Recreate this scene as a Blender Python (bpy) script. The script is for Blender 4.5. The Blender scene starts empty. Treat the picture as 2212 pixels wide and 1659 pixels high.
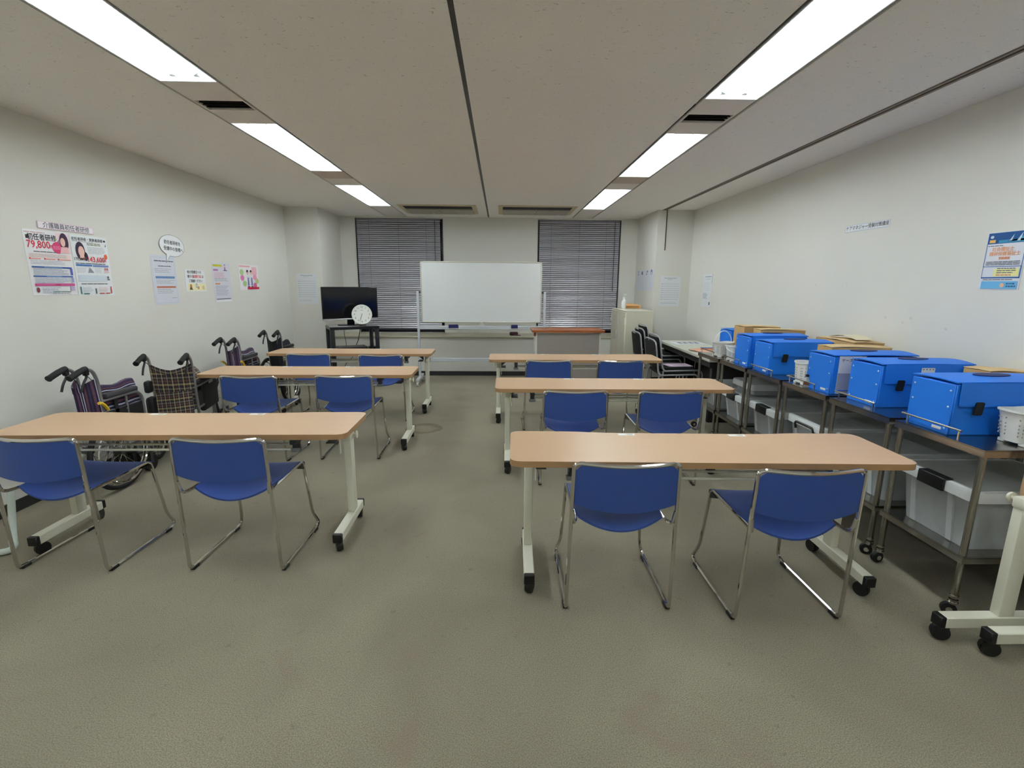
import bpy, bmesh, math, random
from mathutils import Vector, Matrix
random.seed(7)
scene = bpy.context.scene
COL = scene.collection
R = math.radians
PI = math.pi

# ------------------------------------------------------------ camera, world, exposure
cam_data = bpy.data.cameras.new('camera')
cam_data.sensor_fit = 'HORIZONTAL'
cam_data.sensor_width = 36.0
cam_data.lens = 1056.99 / 2212.0 * 36.0
cam_data.clip_start = 0.05
cam = bpy.data.objects.new('camera', cam_data)
COL.objects.link(cam)
_rt = Vector((0.999706, -0.023096, 0.007336))
_up = Vector((-0.002565, 0.200193, 0.979753))
_fw = Vector((0.024097, 0.979484, -0.200075))
_m = Matrix((( _rt.x, _up.x, -_fw.x), (_rt.y, _up.y, -_fw.y), (_rt.z, _up.z, -_fw.z))).to_4x4()
_m.translation = Vector((0, 0, 1.4588))
cam.matrix_world = _m
scene.camera = cam

world = bpy.data.worlds.new('world')
scene.world = world
world.use_nodes = True
world.node_tree.nodes['Background'].inputs['Color'].default_value = (0.02, 0.022, 0.03, 1)
world.node_tree.nodes['Background'].inputs['Strength'].default_value = 0.3

scene.view_settings.view_transform = 'Standard'
scene.view_settings.look = 'None'
scene.view_settings.gamma = 1.0
scene.view_settings.use_curve_mapping = False
scene.view_settings.exposure = 0.64
TUBE_STRENGTH = 19.0        # the fluorescent tubes are the only light of the room

# ------------------------------------------------------------ room dimensions
XL, XR, YB, YR, H = -3.11, 2.80, 8.38, -1.30, 2.52

# ------------------------------------------------------------ helpers: properties
def tag(o, label=None, cat=None, group=None, kind=None):
    if label: o['label'] = label
    if cat: o['category'] = cat
    if group: o['group'] = group
    if kind: o['kind'] = kind
    return o

def thing(name, label, cat, loc=(0, 0, 0), rz=0.0, group=None):
    o = bpy.data.objects.new(name, None)
    o.empty_display_size = 0.1
    COL.objects.link(o)
    o.location = loc
    o.rotation_euler = (0, 0, rz)
    return tag(o, label, cat, group)

def copy_tree(o, parent=None):
    c = o.copy()
    COL.objects.link(c)
    c.parent = parent
    for ch in list(o.children):
        copy_tree(ch, c)
    return c

# ------------------------------------------------------------ helpers: materials
def lin(c):
    return tuple(((v / 255.0) / 12.92 if v / 255.0 <= 0.04045 else ((v / 255.0 + 0.055) / 1.055) ** 2.4) for v in c)

MATS = {}
def mat(name, rgb, rough=0.5, metal=0.0, spec=0.5, var=0.05, scale=30.0, bump=0.0, bscale=200.0, coat=0.0):
    """procedural: Principled whose base colour is varied a little by noise"""
    if name in MATS: return MATS[name]
    m = bpy.data.materials.new(name); m.use_nodes = True
    nt = m.node_tree; b = nt.nodes['Principled BSDF']
    col = lin(rgb)
    tc = nt.nodes.new('ShaderNodeTexCoord')
    n = nt.nodes.new('ShaderNodeTexNoise'); n.inputs['Scale'].default_value = scale; n.inputs['Detail'].default_value = 3
    nt.links.new(tc.outputs['Object'], n.inputs['Vector'])
    r = nt.nodes.new('ShaderNodeMix'); r.data_type = 'RGBA'
    r.inputs[6].default_value = tuple(max(0, c * (1 - var)) for c in col) + (1,)
    r.inputs[7].default_value = tuple(min(1, c * (1 + var)) for c in col) + (1,)
    nt.links.new(n.outputs['Fac'], r.inputs[0])
    nt.links.new(r.outputs[2], b.inputs['Base Color'])
    b.inputs['Roughness'].default_value = rough
    b.inputs['Metallic'].default_value = metal
    b.inputs['Specular IOR Level'].default_value = spec
    if coat: b.inputs['Coat Weight'].default_value = coat
    if bump:
        n2 = nt.nodes.new('ShaderNodeTexNoise'); n2.inputs['Scale'].default_value = bscale; n2.inputs['Detail'].default_value = 4
        nt.links.new(tc.outputs['Object'], n2.inputs['Vector'])
        bp = nt.nodes.new('ShaderNodeBump'); bp.inputs['Strength'].default_value = bump; bp.inputs['Distance'].default_value = 0.01
        nt.links.new(n2.outputs['Fac'], bp.inputs['Height'])
        nt.links.new(bp.outputs['Normal'], b.inputs['Normal'])
    MATS[name] = m
    return m

def emat(name, rgb, strength):
    if name in MATS: return MATS[name]
    m = bpy.data.materials.new(name); m.use_nodes = True
    b = m.node_tree.nodes['Principled BSDF']
    b.inputs['Base Color'].default_value = (1, 1, 1, 1)
    b.inputs['Emission Color'].default_value = tuple(rgb) + (1,)
    b.inputs['Emission Strength'].default_value = strength
    MATS[name] = m
    return m

def clear_mat(name, rgb, opacity, rough=0.3):
    """thin clear or frosted plastic: part of the light passes straight through"""
    if name in MATS: return MATS[name]
    m = bpy.data.materials.new(name); m.use_nodes = True
    nt = m.node_tree; b = nt.nodes['Principled BSDF']; out = nt.nodes['Material Output']
    tc = nt.nodes.new('ShaderNodeTexCoord')
    n = nt.nodes.new('ShaderNodeTexNoise'); n.inputs['Scale'].default_value = 14
    nt.links.new(tc.outputs['Object'], n.inputs['Vector'])
    b.inputs['Base Color'].default_value = lin(rgb) + (1,)
    b.inputs['Roughness'].default_value = rough
    t = nt.nodes.new('ShaderNodeBsdfTransparent'); t.inputs['Color'].default_value = (0.95, 0.97, 0.97, 1)
    mr = nt.nodes.new('ShaderNodeMapRange'); mr.inputs['To Min'].default_value = opacity - 0.06; mr.inputs['To Max'].default_value = opacity + 0.06
    nt.links.new(n.outputs['Fac'], mr.inputs['Value'])
    mx = nt.nodes.new('ShaderNodeMixShader')
    nt.links.new(mr.outputs['Result'], mx.inputs['Fac'])
    nt.links.new(t.outputs['BSDF'], mx.inputs[1]); nt.links.new(b.outputs['BSDF'], mx.inputs[2])
    nt.links.new(mx.outputs['Shader'], out.inputs['Surface'])
    MATS[name] = m
    return m

def plaid_mat(name, base, warp, weft, freq=9.0, check=True, rough=0.9):
    """woven stripes / checks: warp = list of (position 0-1, width, rgb) across, weft the same along"""
    m = bpy.data.materials.new(name); m.use_nodes = True
    nt = m.node_tree; b = nt.nodes['Principled BSDF']; b.inputs['Roughness'].default_value = rough
    tc = nt.nodes.new('ShaderNodeTexCoord'); sp = nt.nodes.new('ShaderNodeSeparateXYZ')
    nt.links.new(tc.outputs['UV'], sp.inputs['Vector'])
    def stripes(sock, lst):
        mu = nt.nodes.new('ShaderNodeMath'); mu.operation = 'MULTIPLY'; mu.inputs[1].default_value = freq
        fr = nt.nodes.new('ShaderNodeMath'); fr.operation = 'FRACT'
        nt.links.new(sock, mu.inputs[0]); nt.links.new(mu.outputs[0], fr.inputs[0])
        cr = nt.nodes.new('ShaderNodeValToRGB'); cr.color_ramp.interpolation = 'CONSTANT'
        els = cr.color_ramp.elements
        els[0].position = 0; els[0].color = lin(base) + (1,)
        els.remove(els[1])
        for p, w, c in lst:
            e = els.new(p); e.color = lin(c) + (1,)
            e = els.new(p + w); e.color = lin(base) + (1,)
        nt.links.new(fr.outputs[0], cr.inputs['Fac'])
        return cr.outputs['Color']
    a = stripes(sp.outputs['X'], warp); c = stripes(sp.outputs['Y'], weft)
    mx = nt.nodes.new('ShaderNodeMix'); mx.data_type = 'RGBA'; mx.inputs[0].default_value = 0.5 if check else 0.15
    nt.links.new(a, mx.inputs[6]); nt.links.new(c, mx.inputs[7])
    nt.links.new(mx.outputs[2], b.inputs['Base Color'])
    MATS[name] = m
    return m

# ------------------------------------------------------------ helpers: geometry
class G:
    """collects shapes, builds ONE mesh object"""
    def __init__(s): s.v = []; s.f = []; s.mi = []; s.cur = 0; s.uv = {}
    def add(s, vs, fs):
        o = len(s.v); s.v += [tuple(v) for v in vs]
        for f in fs:
            s.f.append(tuple(o + i for i in f)); s.mi.append(s.cur)
        return s
    def box(s, c, d):
        x, y, z = c; a, b, h = d[0] / 2, d[1] / 2, d[2] / 2
        return s.add([(x - a, y - b, z - h), (x + a, y - b, z - h), (x + a, y + b, z - h), (x - a, y + b, z - h),
                      (x - a, y - b, z + h), (x + a, y - b, z + h), (x + a, y + b, z + h), (x - a, y + b, z + h)],
                     [(3, 2, 1, 0), (4, 5, 6, 7), (0, 1, 5, 4), (1, 2, 6, 5), (2, 3, 7, 6), (3, 0, 4, 7)])
    def b2(s, x0, x1, y0, y1, z0, z1):
        return s.box(((x0 + x1) / 2, (y0 + y1) / 2, (z0 + z1) / 2), (x1 - x0, y1 - y0, z1 - z0))
    def rbox(s, c, d, r=0.004, seg=1):
        bm = bmesh.new(); bmesh.ops.create_cube(bm, size=1.0)
        for v in bm.verts: v.co = Vector((v.co.x * d[0] + c[0], v.co.y * d[1] + c[1], v.co.z * d[2] + c[2]))
        bmesh.ops.bevel(bm, geom=bm.edges[:], offset=min(r, min(d) * 0.45), segments=seg, affect='EDGES', profile=0.5)
        bm.verts.index_update()
        s.add([v.co[:] for v in bm.verts], [[v.index for v in f.verts] for f in bm.faces]); bm.free()
        return s
    def cyl(s, p0, p1, r, n=12, r1=None, caps=True):
        p0, p1 = Vector(p0), Vector(p1); d = (p1 - p0).normalized()
        a = d.orthogonal().normalized(); b = d.cross(a); r1 = r if r1 is None else r1
        vs = [p0 + (a * math.cos(t) + b * math.sin(t)) * r for t in [2 * PI * i / n for i in range(n)]]
        vs += [p1 + (a * math.cos(t) + b * math.sin(t)) * r1 for t in [2 * PI * i / n for i in range(n)]]
        fs = [(i, (i + 1) % n, n + (i + 1) % n, n + i) for i in range(n)]
        if caps: fs += [tuple(range(n - 1, -1, -1)), tuple(range(n, 2 * n))]
        return s.add(vs, fs)
    def tube(s, pts, r, n=8, closed=False):
        P = [Vector(p) for p in pts]; m = len(P); vs = []; fs = []
        prev = None
        for i in range(m):
            if closed: d = P[(i + 1) % m] - P[i - 1]
            else: d = P[min(i + 1, m - 1)] - P[max(i - 1, 0)]
            d.normalize()
            if prev is None: a = d.orthogonal().normalized()
            else:
                a = prev - d * prev.dot(d)
                a = a.normalized() if a.length > 1e-6 else d.orthogonal().normalized()
            prev = a; b = d.cross(a)
            vs += [P[i] + (a * math.cos(t) + b * math.sin(t)) * r for t in [2 * PI * k / n for k in range(n)]]
        for i in range(m if closed else m - 1):
            j = (i + 1) % m
            fs += [(i * n + k, i * n + (k + 1) % n, j * n + (k + 1) % n, j * n + k) for k in range(n)]
        if not closed: fs += [tuple(range(n - 1, -1, -1)), tuple((m - 1) * n + k for k in range(n))]
        return s.add(vs, fs)
    def prism(s, poly, z0, z1, side_mi=None):
        n = len(poly); vs = [(x, y, z0) for x, y in poly] + [(x, y, z1) for x, y in poly]
        s.add(vs, [tuple(range(n - 1, -1, -1)), tuple(range(n, 2 * n))])
        o = len(s.v) - 2 * n; c = s.cur
        if side_mi is not None: s.cur = side_mi
        for i in range(n):
            j = (i + 1) % n; s.f.append((o + i, o + j, o + n + j, o + n + i)); s.mi.append(s.cur)
        s.cur = c
        return s
    def torus(s, c, axis, R_, r, n=32, m=6):
        ax = Vector(axis).normalized(); a = ax.orthogonal().normalized(); b = ax.cross(a); c = Vector(c)
        pts = [c + (a * math.cos(t) + b * math.sin(t)) * R_ for t in [2 * PI * i / n for i in range(n)]]
        return s.tube(pts, r, m, True)
    def lathe(s, prof, c=(0, 0, 0), n=20):
        vs = []; fs = []; m = len(prof)
        for r, z in prof: vs += [(c[0] + r * math.cos(2 * PI * k / n), c[1] + r * math.sin(2 * PI * k / n), c[2] + z) for k in range(n)]
        for i in range(m - 1): fs += [(i * n + k, i * n + (k + 1) % n, (i + 1) * n + (k + 1) % n, (i + 1) * n + k) for k in range(n)]
        fs += [tuple(range(n - 1, -1, -1)), tuple((m - 1) * n + k for k in range(n))]
        return s.add(vs, fs)
    def sheet(s, fn, nu, nv, th):
        """thick curved sheet: fn(u, v) -> point, u, v in 0..1"""
        top = [[Vector(fn(i / nu, j / nv)) for j in range(nv + 1)] for i in range(nu + 1)]
        def nor(i, j):
            a = top[min(i + 1, nu)][j] - top[max(i - 1, 0)][j]; b = top[i][min(j + 1, nv)] - top[i][max(j - 1, 0)]
            n = a.cross(b); return n.normalized() if n.length > 1e-9 else Vector((0, 0, 1))
        o = len(s.v); W = nv + 1
        A = [top[i][j] + nor(i, j) * th / 2 for i in range(nu + 1) for j in range(W)]
        B = [top[i][j] - nor(i, j) * th / 2 for i in range(nu + 1) for j in range(W)]
        N = len(A); fs = []
        for i in range(nu):
            for j in range(nv):
                fs.append((i * W + j, (i + 1) * W + j, (i + 1) * W + j + 1, i * W + j + 1))
                fs.append((N + i * W + j, N + i * W + j + 1, N + (i + 1) * W + j + 1, N + (i + 1) * W + j))
        rim = [(i, 0) for i in range(nu + 1)] + [(nu, j) for j in range(1, W)] + [(i, nv) for i in range(nu - 1, -1, -1)] + [(0, j) for j in range(nv - 1, 0, -1)]
        ids = [i * W + j for i, j in rim]
        for k in range(len(ids)):
            a, b = ids[k], ids[(k + 1) % len(ids)]; fs.append((b, a, N + a, N + b))
        for k in range(2 * N):
            q = k % N; s.uv[o + k] = ((q // W) / nu, (q % W) / nv)
        return s.add(A + B, fs)
    def build(s, name, m, parent=None, smooth=True, angle=38, rot=None):
        me = bpy.data.meshes.new(name)
        me.from_pydata(s.v, [], s.f)
        for x in (m if isinstance(m, (list, tuple)) else [m]): me.materials.append(x)
        if any(s.mi): me.polygons.foreach_set('material_index', s.mi)
        if s.uv:
            ul = me.uv_layers.new(name='UVMap')
            for l in me.loops: ul.data[l.index].uv = s.uv.get(l.vertex_index, (0, 0))
        if smooth:
            me.shade_smooth(); me.set_sharp_from_angle(angle=R(angle))
        me.update()
        o = bpy.data.objects.new(name, me); COL.objects.link(o)
        if parent: o.parent = parent
        return o

def fillet(pts, rad, n=5, closed=False):
    P = [Vector(p) for p in pts]; out = []; m = len(P)
    rads = rad if isinstance(rad, (list, tuple)) else [rad] * m
    for i in range(m):
        if not closed and i in (0, m - 1): out.append(P[i]); continue
        a, b, c = P[i - 1], P[i], P[(i + 1) % m]
        da, dc = a - b, c - b
        r = min(rads[i], da.length * 0.49, dc.length * 0.49)
        if r <= 1e-5: out.append(b); continue
        s, e = b + da.normalized() * r, b + dc.normalized() * r
        for k in range(n + 1):
            t = k / n; out.append(s * (1 - t) ** 2 + b * 2 * t * (1 - t) + e * t * t)
    return out

def fill2(poly, rad, n=5):
    return [(p.x, p.y) for p in fillet([(x, y, 0) for x, y in poly], rad, n, True)]

def struct(o, label, cat):
    return tag(o, label, cat, kind='structure')

_TEXT = {}
def text_mesh(body, size, bold=0.0, align='CENTER', sx=1.0):
    key = (body, size, bold, align, sx)
    if key in _TEXT: return _TEXT[key]
    cu = bpy.data.curves.new('lettering', 'FONT'); cu.body = body; cu.size = size
    cu.align_x = align; cu.align_y = 'CENTER'; cu.resolution_u = 2
    o = bpy.data.objects.new('lettering', cu); COL.objects.link(o)
    dg = bpy.context.evaluated_depsgraph_get(); dg.update()
    me = bpy.data.meshes.new_from_object(o.evaluated_get(dg))
    bpy.data.objects.remove(o); bpy.data.curves.remove(cu)
    v = [(p.co.x * sx, p.co.y, 0) for p in me.vertices]; f = [tuple(p.vertices) for p in me.polygons]
    bpy.data.meshes.remove(me)
    if bold:                                   # heavier strokes: the outlines repeated a hair apart
        v0, f0, n = v, f, len(v); v, f = [], []
        for k, (dx, dy) in enumerate(((-bold, 0), (bold, 0), (0, bold), (0, -bold))):
            v = v + [(a + dx, b + dy, k * .00006) for a, b, c in v0]; f = f + [tuple(i + k * n for i in q) for q in f0]
    _TEXT[key] = (v, f)
    return v, f

# ------------------------------------------------------------ setting materials
def wall_mat(name, rgb, bumpy=0.05):
    m = mat(name, rgb, 0.75, spec=0.25, var=0.03, scale=1.3, bump=bumpy, bscale=120)
    return m
M_WALL = wall_mat('wall_paint', (230, 227, 219))

def ceiling_mat():
    m = bpy.data.materials.new('ceiling_board'); m.use_nodes = True
    nt = m.node_tree; b = nt.nodes['Principled BSDF']; b.inputs['Roughness'].default_value = 0.9; b.inputs['Specular IOR Level'].default_value = 0.15
    tc = nt.nodes.new('ShaderNodeTexCoord')
    mp = nt.nodes.new('ShaderNodeMapping'); mp.inputs['Scale'].default_value = (42, 70, 40); mp.inputs['Rotation'].default_value = (0, 0, 0.5)
    nt.links.new(tc.outputs['Object'], mp.inputs['Vector'])
    n = nt.nodes.new('ShaderNodeTexNoise'); n.inputs['Scale'].default_value = 1.0; n.inputs['Detail'].default_value = 2; n.inputs['Distortion'].default_value = 1.5
    nt.links.new(mp.outputs['Vector'], n.inputs['Vector'])
    cr = nt.nodes.new('ShaderNodeValToRGB'); e = cr.color_ramp.elements
    e[0].position = 0.26; e[0].color = lin((198, 188, 178)) + (1,)
    e[1].position = 0.33; e[1].color = lin((250, 245, 239)) + (1,)
    nt.links.new(n.outputs['Fac'], cr.inputs['Fac']); nt.links.new(cr.outputs['Color'], b.inputs['Base Color'])
    bp = nt.nodes.new('ShaderNodeBump'); bp.inputs['Strength'].default_value = 0.25; bp.inputs['Distance'].default_value = 0.004
    nt.links.new(n.outputs['Fac'], bp.inputs['Height']); nt.links.new(bp.outputs['Normal'], b.inputs['Normal'])
    MATS['ceiling_board'] = m
    return m

def carpet_mat():
    m = bpy.data.materials.new('carpet'); m.use_nodes = True
    nt = m.node_tree; b = nt.nodes['Principled BSDF']; b.inputs['Roughness'].default_value = 0.95; b.inputs['Specular IOR Level'].default_value = 0.1
    b.inputs['Sheen Weight'].default_value = 0.15
    tc = nt.nodes.new('ShaderNodeTexCoord')
    def noise(sc, det, dist=0):
        n = nt.nodes.new('ShaderNodeTexNoise'); n.inputs['Scale'].default_value = sc; n.inputs['Detail'].default_value = det; n.inputs['Distortion'].default_value = dist
        nt.links.new(tc.outputs['Object'], n.inputs['Vector']); return n
    fine = noise(240, 4); mid = noise(24, 4); big = noise(1.1, 4, 0.6); red = noise(2.3, 4, 1.0)
    def mix(f, a, bb, mode='MIX', fac=None):
        x = nt.nodes.new('ShaderNodeMix'); x.data_type = 'RGBA'; x.blend_type = mode
        if f is not None: nt.links.new(f, x.inputs[0])
        else: x.inputs[0].default_value = fac
        for k, s in ((6, a), (7, bb)):
            if hasattr(s, 'is_linked'): nt.links.new(s, x.inputs[k])
            else: x.inputs[k].default_value = lin(s) + (1,)
        return x.outputs[2]
    def ramp(sock, p0, p1):
        mr = nt.nodes.new('ShaderNodeMapRange'); mr.inputs['From Min'].default_value = p0; mr.inputs['From Max'].default_value = p1
        nt.links.new(sock, mr.inputs['Value']); return mr.outputs['Result']
    base = mix(ramp(fine.outputs['Fac'], 0.3, 0.7), (114, 108, 91), (174, 164, 142))
    base = mix(ramp(big.outputs['Fac'], 0.35, 0.65), base, mix(None, base, (116, 106, 90), 'MIX', 0.5))
    base = mix(ramp(red.outputs['Fac'], 0.62, 0.72), base, mix(None, base, (138, 112, 100), 'MIX', 0.35))
    base = mix(ramp(mid.outputs['Fac'], 0.36, 0.26), base, mix(None, base, (100, 95, 80), 'MIX', 0.35))
    # a dried spill beside the second table on the left (ring with a paler middle)
    vm = nt.nodes.new('ShaderNodeVectorMath'); vm.operation = 'DISTANCE'; vm.inputs[1].default_value = (-0.73, 4.90, 0.0)
    dn = noise(9, 3)
    av = nt.nodes.new('ShaderNodeMixRGB'); av.blend_type = 'ADD'; av.inputs[0].default_value = 0.10
    nt.links.new(tc.outputs['Object'], av.inputs[1]); nt.links.new(dn.outputs['Color'], av.inputs[2])
    nt.links.new(av.outputs[0], vm.inputs[0])
    cr = nt.nodes.new('ShaderNodeValToRGB'); e = cr.color_ramp.elements
    e[0].position = 0.0; e[0].color = (0.25, 0.25, 0.25, 1); e[1].position = 1.0; e[1].color = (0, 0, 0, 1)
    for p, v in ((0.11, 0.3), (0.15, 0.8), (0.185, 0.7), (0.2, 0.0)):
        q = e.new(p); q.color = (v, v, v, 1)
    nt.links.new(vm.outputs['Value'], cr.inputs['Fac'])
    base = mix(cr.outputs['Color'], base, (110, 92, 70))
    nt.links.new(base, b.inputs['Base Color'])
    bp = nt.nodes.new('ShaderNodeBump'); bp.inputs['Strength'].default_value = 0.10; bp.inputs['Distance'].default_value = 0.002
    nt.links.new(fine.outputs['Fac'], bp.inputs['Height']); nt.links.new(bp.outputs['Normal'], b.inputs['Normal'])
    MATS['carpet'] = m
    return m
M_CEIL = ceiling_mat(); M_CARPET = carpet_mat()
M_BASE = mat('dark_vinyl', (48, 48, 46), 0.5)
M_GROOVE = mat('groove_metal', (95, 90, 84), 0.5, var=0.15, scale=8)
M_RAIL = mat('rail_brown', (120, 106, 92), 0.45, var=0.1, scale=5)
M_PANEL = mat('ceiling_panel_paint', (236, 228, 220), 0.7, var=0.03)
M_BLACK = mat('black_plastic', (18, 18, 19), 0.45)
M_DARKV = mat('vent_dark', (14, 13, 13), 0.8)
M_CREAMAC = mat('aged_cream_plastic', (206, 188, 148), 0.5, var=0.06, scale=4)
M_WHITE = mat('white_plastic', (236, 236, 234), 0.4)
M_ENAMEL = mat('white_enamel', (245, 246, 246), 0.35)
M_CHROME = mat('chrome', (214, 212, 208), 0.09, 1.0, var=0.03)
M_STEEL = mat('brushed_steel', (168, 164, 156), 0.24, 1.0, var=0.06, scale=4)
M_DGREY = mat('dark_grey_steel', (70, 70, 70), 0.45, 0.3)
M_CREAM = mat('cream_enamel', (236, 233, 214), 0.4, var=0.02)

# ------------------------------------------------------------ floor, walls, columns
g = G(); g.b2(XL - .1, XR + .1, YR - .1, YB + .25, -.1, 0)
struct(g.build('floor', M_CARPET, smooth=False), 'grey brown carpet floor of the training room', 'floor')
g = G(); g.b2(XL - .1, XL, YR - .1, YB + .25, 0, H + .2)
struct(g.build('wall_left', M_WALL, smooth=False), 'off-white painted left wall with posters', 'wall')
g = G(); g.b2(XR, XR + .1, YR - .1, YB + .25, 0, H + .2)
struct(g.build('wall_right', M_WALL, smooth=False), 'off-white painted right wall behind the steel carts', 'wall')
g = G(); g.b2(XL, XR, YR - .1, YR, 0, H + .2)
struct(g.build('wall_rear', M_WALL, smooth=False), 'off-white painted wall behind the camera', 'wall')
CLX, CLY, CRX, CRY = -2.62, 7.42, 2.27, 7.34
W1 = (-2.365, -0.945); W2 = (0.615, 1.985); WZ0, WZ1 = 0.64, 2.495
g = G()
g.b2(XL, W1[0], YB, YB + .15, 0, H + .2); g.b2(W1[1], W2[0], YB, YB + .15, 0, H + .2); g.b2(W2[1], XR, YB, YB + .15, 0, H + .2)
for w in (W1, W2):
    g.b2(w[0], w[1], YB, YB + .15, WZ1, H + .2); g.b2(w[0], w[1], YB, YB + .15, 0, WZ0)
wb = struct(g.build('wall_back', M_WALL, smooth=False), 'off-white back wall between the two blinds', 'wall')
g = G(); g.b2(CLX, CRX, 7.82, YB, 0, .615)
g.build('lower_wall', M_WALL, wb, smooth=False)
g = G(); g.rbox(((CLX + CRX) / 2, 8.09, .625), (CRX - CLX - .004, .58, .022), .003)
g.build('ledge', mat('ledge_beige', (190, 182, 160), 0.5), wb)
g = G(); g.b2(XL, CLX, CLY, YB, 0, H + .2)
struct(g.build('wall_column_left', M_WALL, smooth=False), 'off-white square column in the far left corner', 'wall')
g = G(); g.b2(CRX, XR, CRY, YB, 0, H + .2)
struct(g.build('wall_column_right', M_WALL, smooth=False), 'off-white square column in the far right corner', 'wall')
def base(name, lab, *b):
    g = G(); g.b2(*b); struct(g.build(name, M_BASE, smooth=False), lab, 'baseboard')
base('baseboard_left', 'dark vinyl baseboard along the left wall', XL, XL + .008, YR, CLY, 0, .075)
base('baseboard_right', 'dark vinyl baseboard along the right wall', XR - .008, XR, YR, CRY, 0, .075)
base('baseboard_back', 'dark vinyl baseboard below the whiteboard', CLX, CRX, 7.812, 7.82, 0, .072)
base('baseboard_rear', 'dark vinyl baseboard behind the camera', XL + .01, XR - .01, YR, YR + .008, 0, .075)
base('baseboard_column_left', 'dark vinyl baseboard round the far left column', XL + .01, CLX, CLY - .008, CLY, 0, .075)
base('baseboard_column_right', 'dark vinyl baseboard round the far right column', CRX, XR - .01, CRY - .008, CRY, 0, .075)

# ------------------------------------------------------------ ceiling with slots for the two light strips
SL = (-1.85, -1.53); SR = (1.17, 1.50); GX = (-.209, -.184); RX = (2.33, 2.385)
g = G()
for a, b in ((XL, SL[0] - .012), (SL[1] + .012, GX[0]), (GX[1], SR[0] - .012), (SR[1] + .012, RX[0]), (RX[1], XR)):
    g.b2(a, b, YR, YB, H, H + .16)
g.b2(XL, XR, YR, YB, H + .16, H + .20)
ceil = struct(g.build('ceiling', M_CEIL, smooth=False), 'beige grey acoustic board ceiling with light strips', 'ceiling')
g = G()
for x in (SL[0] - .006, SL[1] + .006, SR[0] - .006, SR[1] + .006):
    g.b2(x - .006, x + .006, YR, YB, H + .012, H + .03)
struct(g.build('trim_1', M_GROOVE, smooth=False), 'dark metal runners edging the two ceiling light strips', 'trim')
g = G(); g.b2(GX[0], GX[1], YR, YB, H + .008, H + .03)
struct(g.build('trim_2', mat('groove_dark', (72, 68, 64), 0.5, var=.25, scale=6), smooth=False), 'dark groove running down the middle of the ceiling', 'trim')
g = G(); g.b2(RX[0], RX[0] + .02, YR, CRY, H - .006, H + .03); g.b2(RX[1] - .02, RX[1], YR, CRY, H - .006, H + .03); g.b2(RX[0] + .02, RX[1] - .02, YR, CRY, H + .012, H + .03)
struct(g.build('trim_3', M_RAIL, smooth=False), 'brown partition rail on the ceiling near the right wall', 'trim')
g = G(); g.b2(2.390, 2.394, CRY - .006, CRY, 1.965, H); g.b2(2.400, 2.404, CRY - .006, CRY, 1.965, H); g.b2(2.394, 2.400, CRY - .003, CRY, 1.965, H); g.b2(2.388, 2.406, CRY - .007, CRY, 1.959, 1.965)
struct(g.build('trim_4', mat('rail_dark', (104, 92, 78), .5), smooth=False), 'narrow dark channel down the top of the right column', 'trim')

# ------------------------------------------------------------ fluorescent fixtures in the strips
M_TUBE = emat('fluorescent_tube', (0.89, 1.0, 1.03), TUBE_STRENGTH)
M_SOCK = mat('lamp_socket', (226, 228, 230), .4)
def light_fixture(label, xc, y0, y1):
    L = y1 - y0; t = thing('ceiling_light', label, 'ceiling light', (xc, (y0 + y1) / 2, H), 0, 'recessed fluorescent ceiling lights')
    w = .150; wt = .10; d = .10; th = .004; hl = L / 2
    g = G()
    # reflector trough: two sloping sides and a top, each with thickness
    for s in (-1, 1):
        a = [(s * w, 0), (s * (w + .008), 0), (s * (wt + .01), d + .004), (s * wt, d)]
        g.add([(x, -hl, z) for x, z in a] + [(x, hl, z) for x, z in a], [(0, 1, 2, 3), (7, 6, 5, 4), (0, 4, 5, 1), (1, 5, 6, 2), (2, 6, 7, 3), (3, 7, 4, 0)])
    g.b2(-wt - .01, wt + .01, -hl, hl, d, d + .006)
    g.build('reflector', M_ENAMEL, t, smooth=False)
    for s in (-1, 1):
        e = G(); a = [(-w, 0), (w, 0), (wt, d), (-wt, d)]; y = s * hl; y2 = y - s * .006
        e.add([(x, y, z) for x, z in a] + [(x, y2, z) for x, z in a], [(0, 1, 2, 3), (7, 6, 5, 4), (0, 4, 5, 1), (1, 5, 6, 2), (2, 6, 7, 3), (3, 7, 4, 0)])
        e.build('end_plate', M_ENAMEL, t, smooth=False)
    for s in (-1, 1):
        tb = G(); tb.cyl((s * .062, -hl + .06, .031), (s * .062, hl - .06, .031), .016, 10)
        tu = tb.build('tube', M_TUBE, t)
        for q in (-1, 1):
            k = G(); k.cyl((s * .062, q * (hl - .06), .031), (s * .062, q * (hl - .045), .031), .0185, 12); k.box((s * .062, q * (hl - .035), .045), (.03, .02, .06))
            k.build('socket', M_SOCK, tu)
    return t
YLs = [(-.59, .845), (1.53, 2.965), (3.67, 5.105), (5.805, 7.27)]
YRs = [(-.52, .915), (1.60, 3.09), (3.755, 5.19), (5.865, 7.36)]
names = ['behind the camera', 'nearest the camera', 'in the middle', 'farthest, near the windows']
for nm, (a, b) in zip(names, YLs): light_fixture('twin-tube fluorescent light in the left ceiling strip, ' + nm, -1.69, a, b)
for nm, (a, b) in zip(names, YRs): light_fixture('twin-tube fluorescent light in the right ceiling strip, ' + nm, 1.335, a, b)

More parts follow.
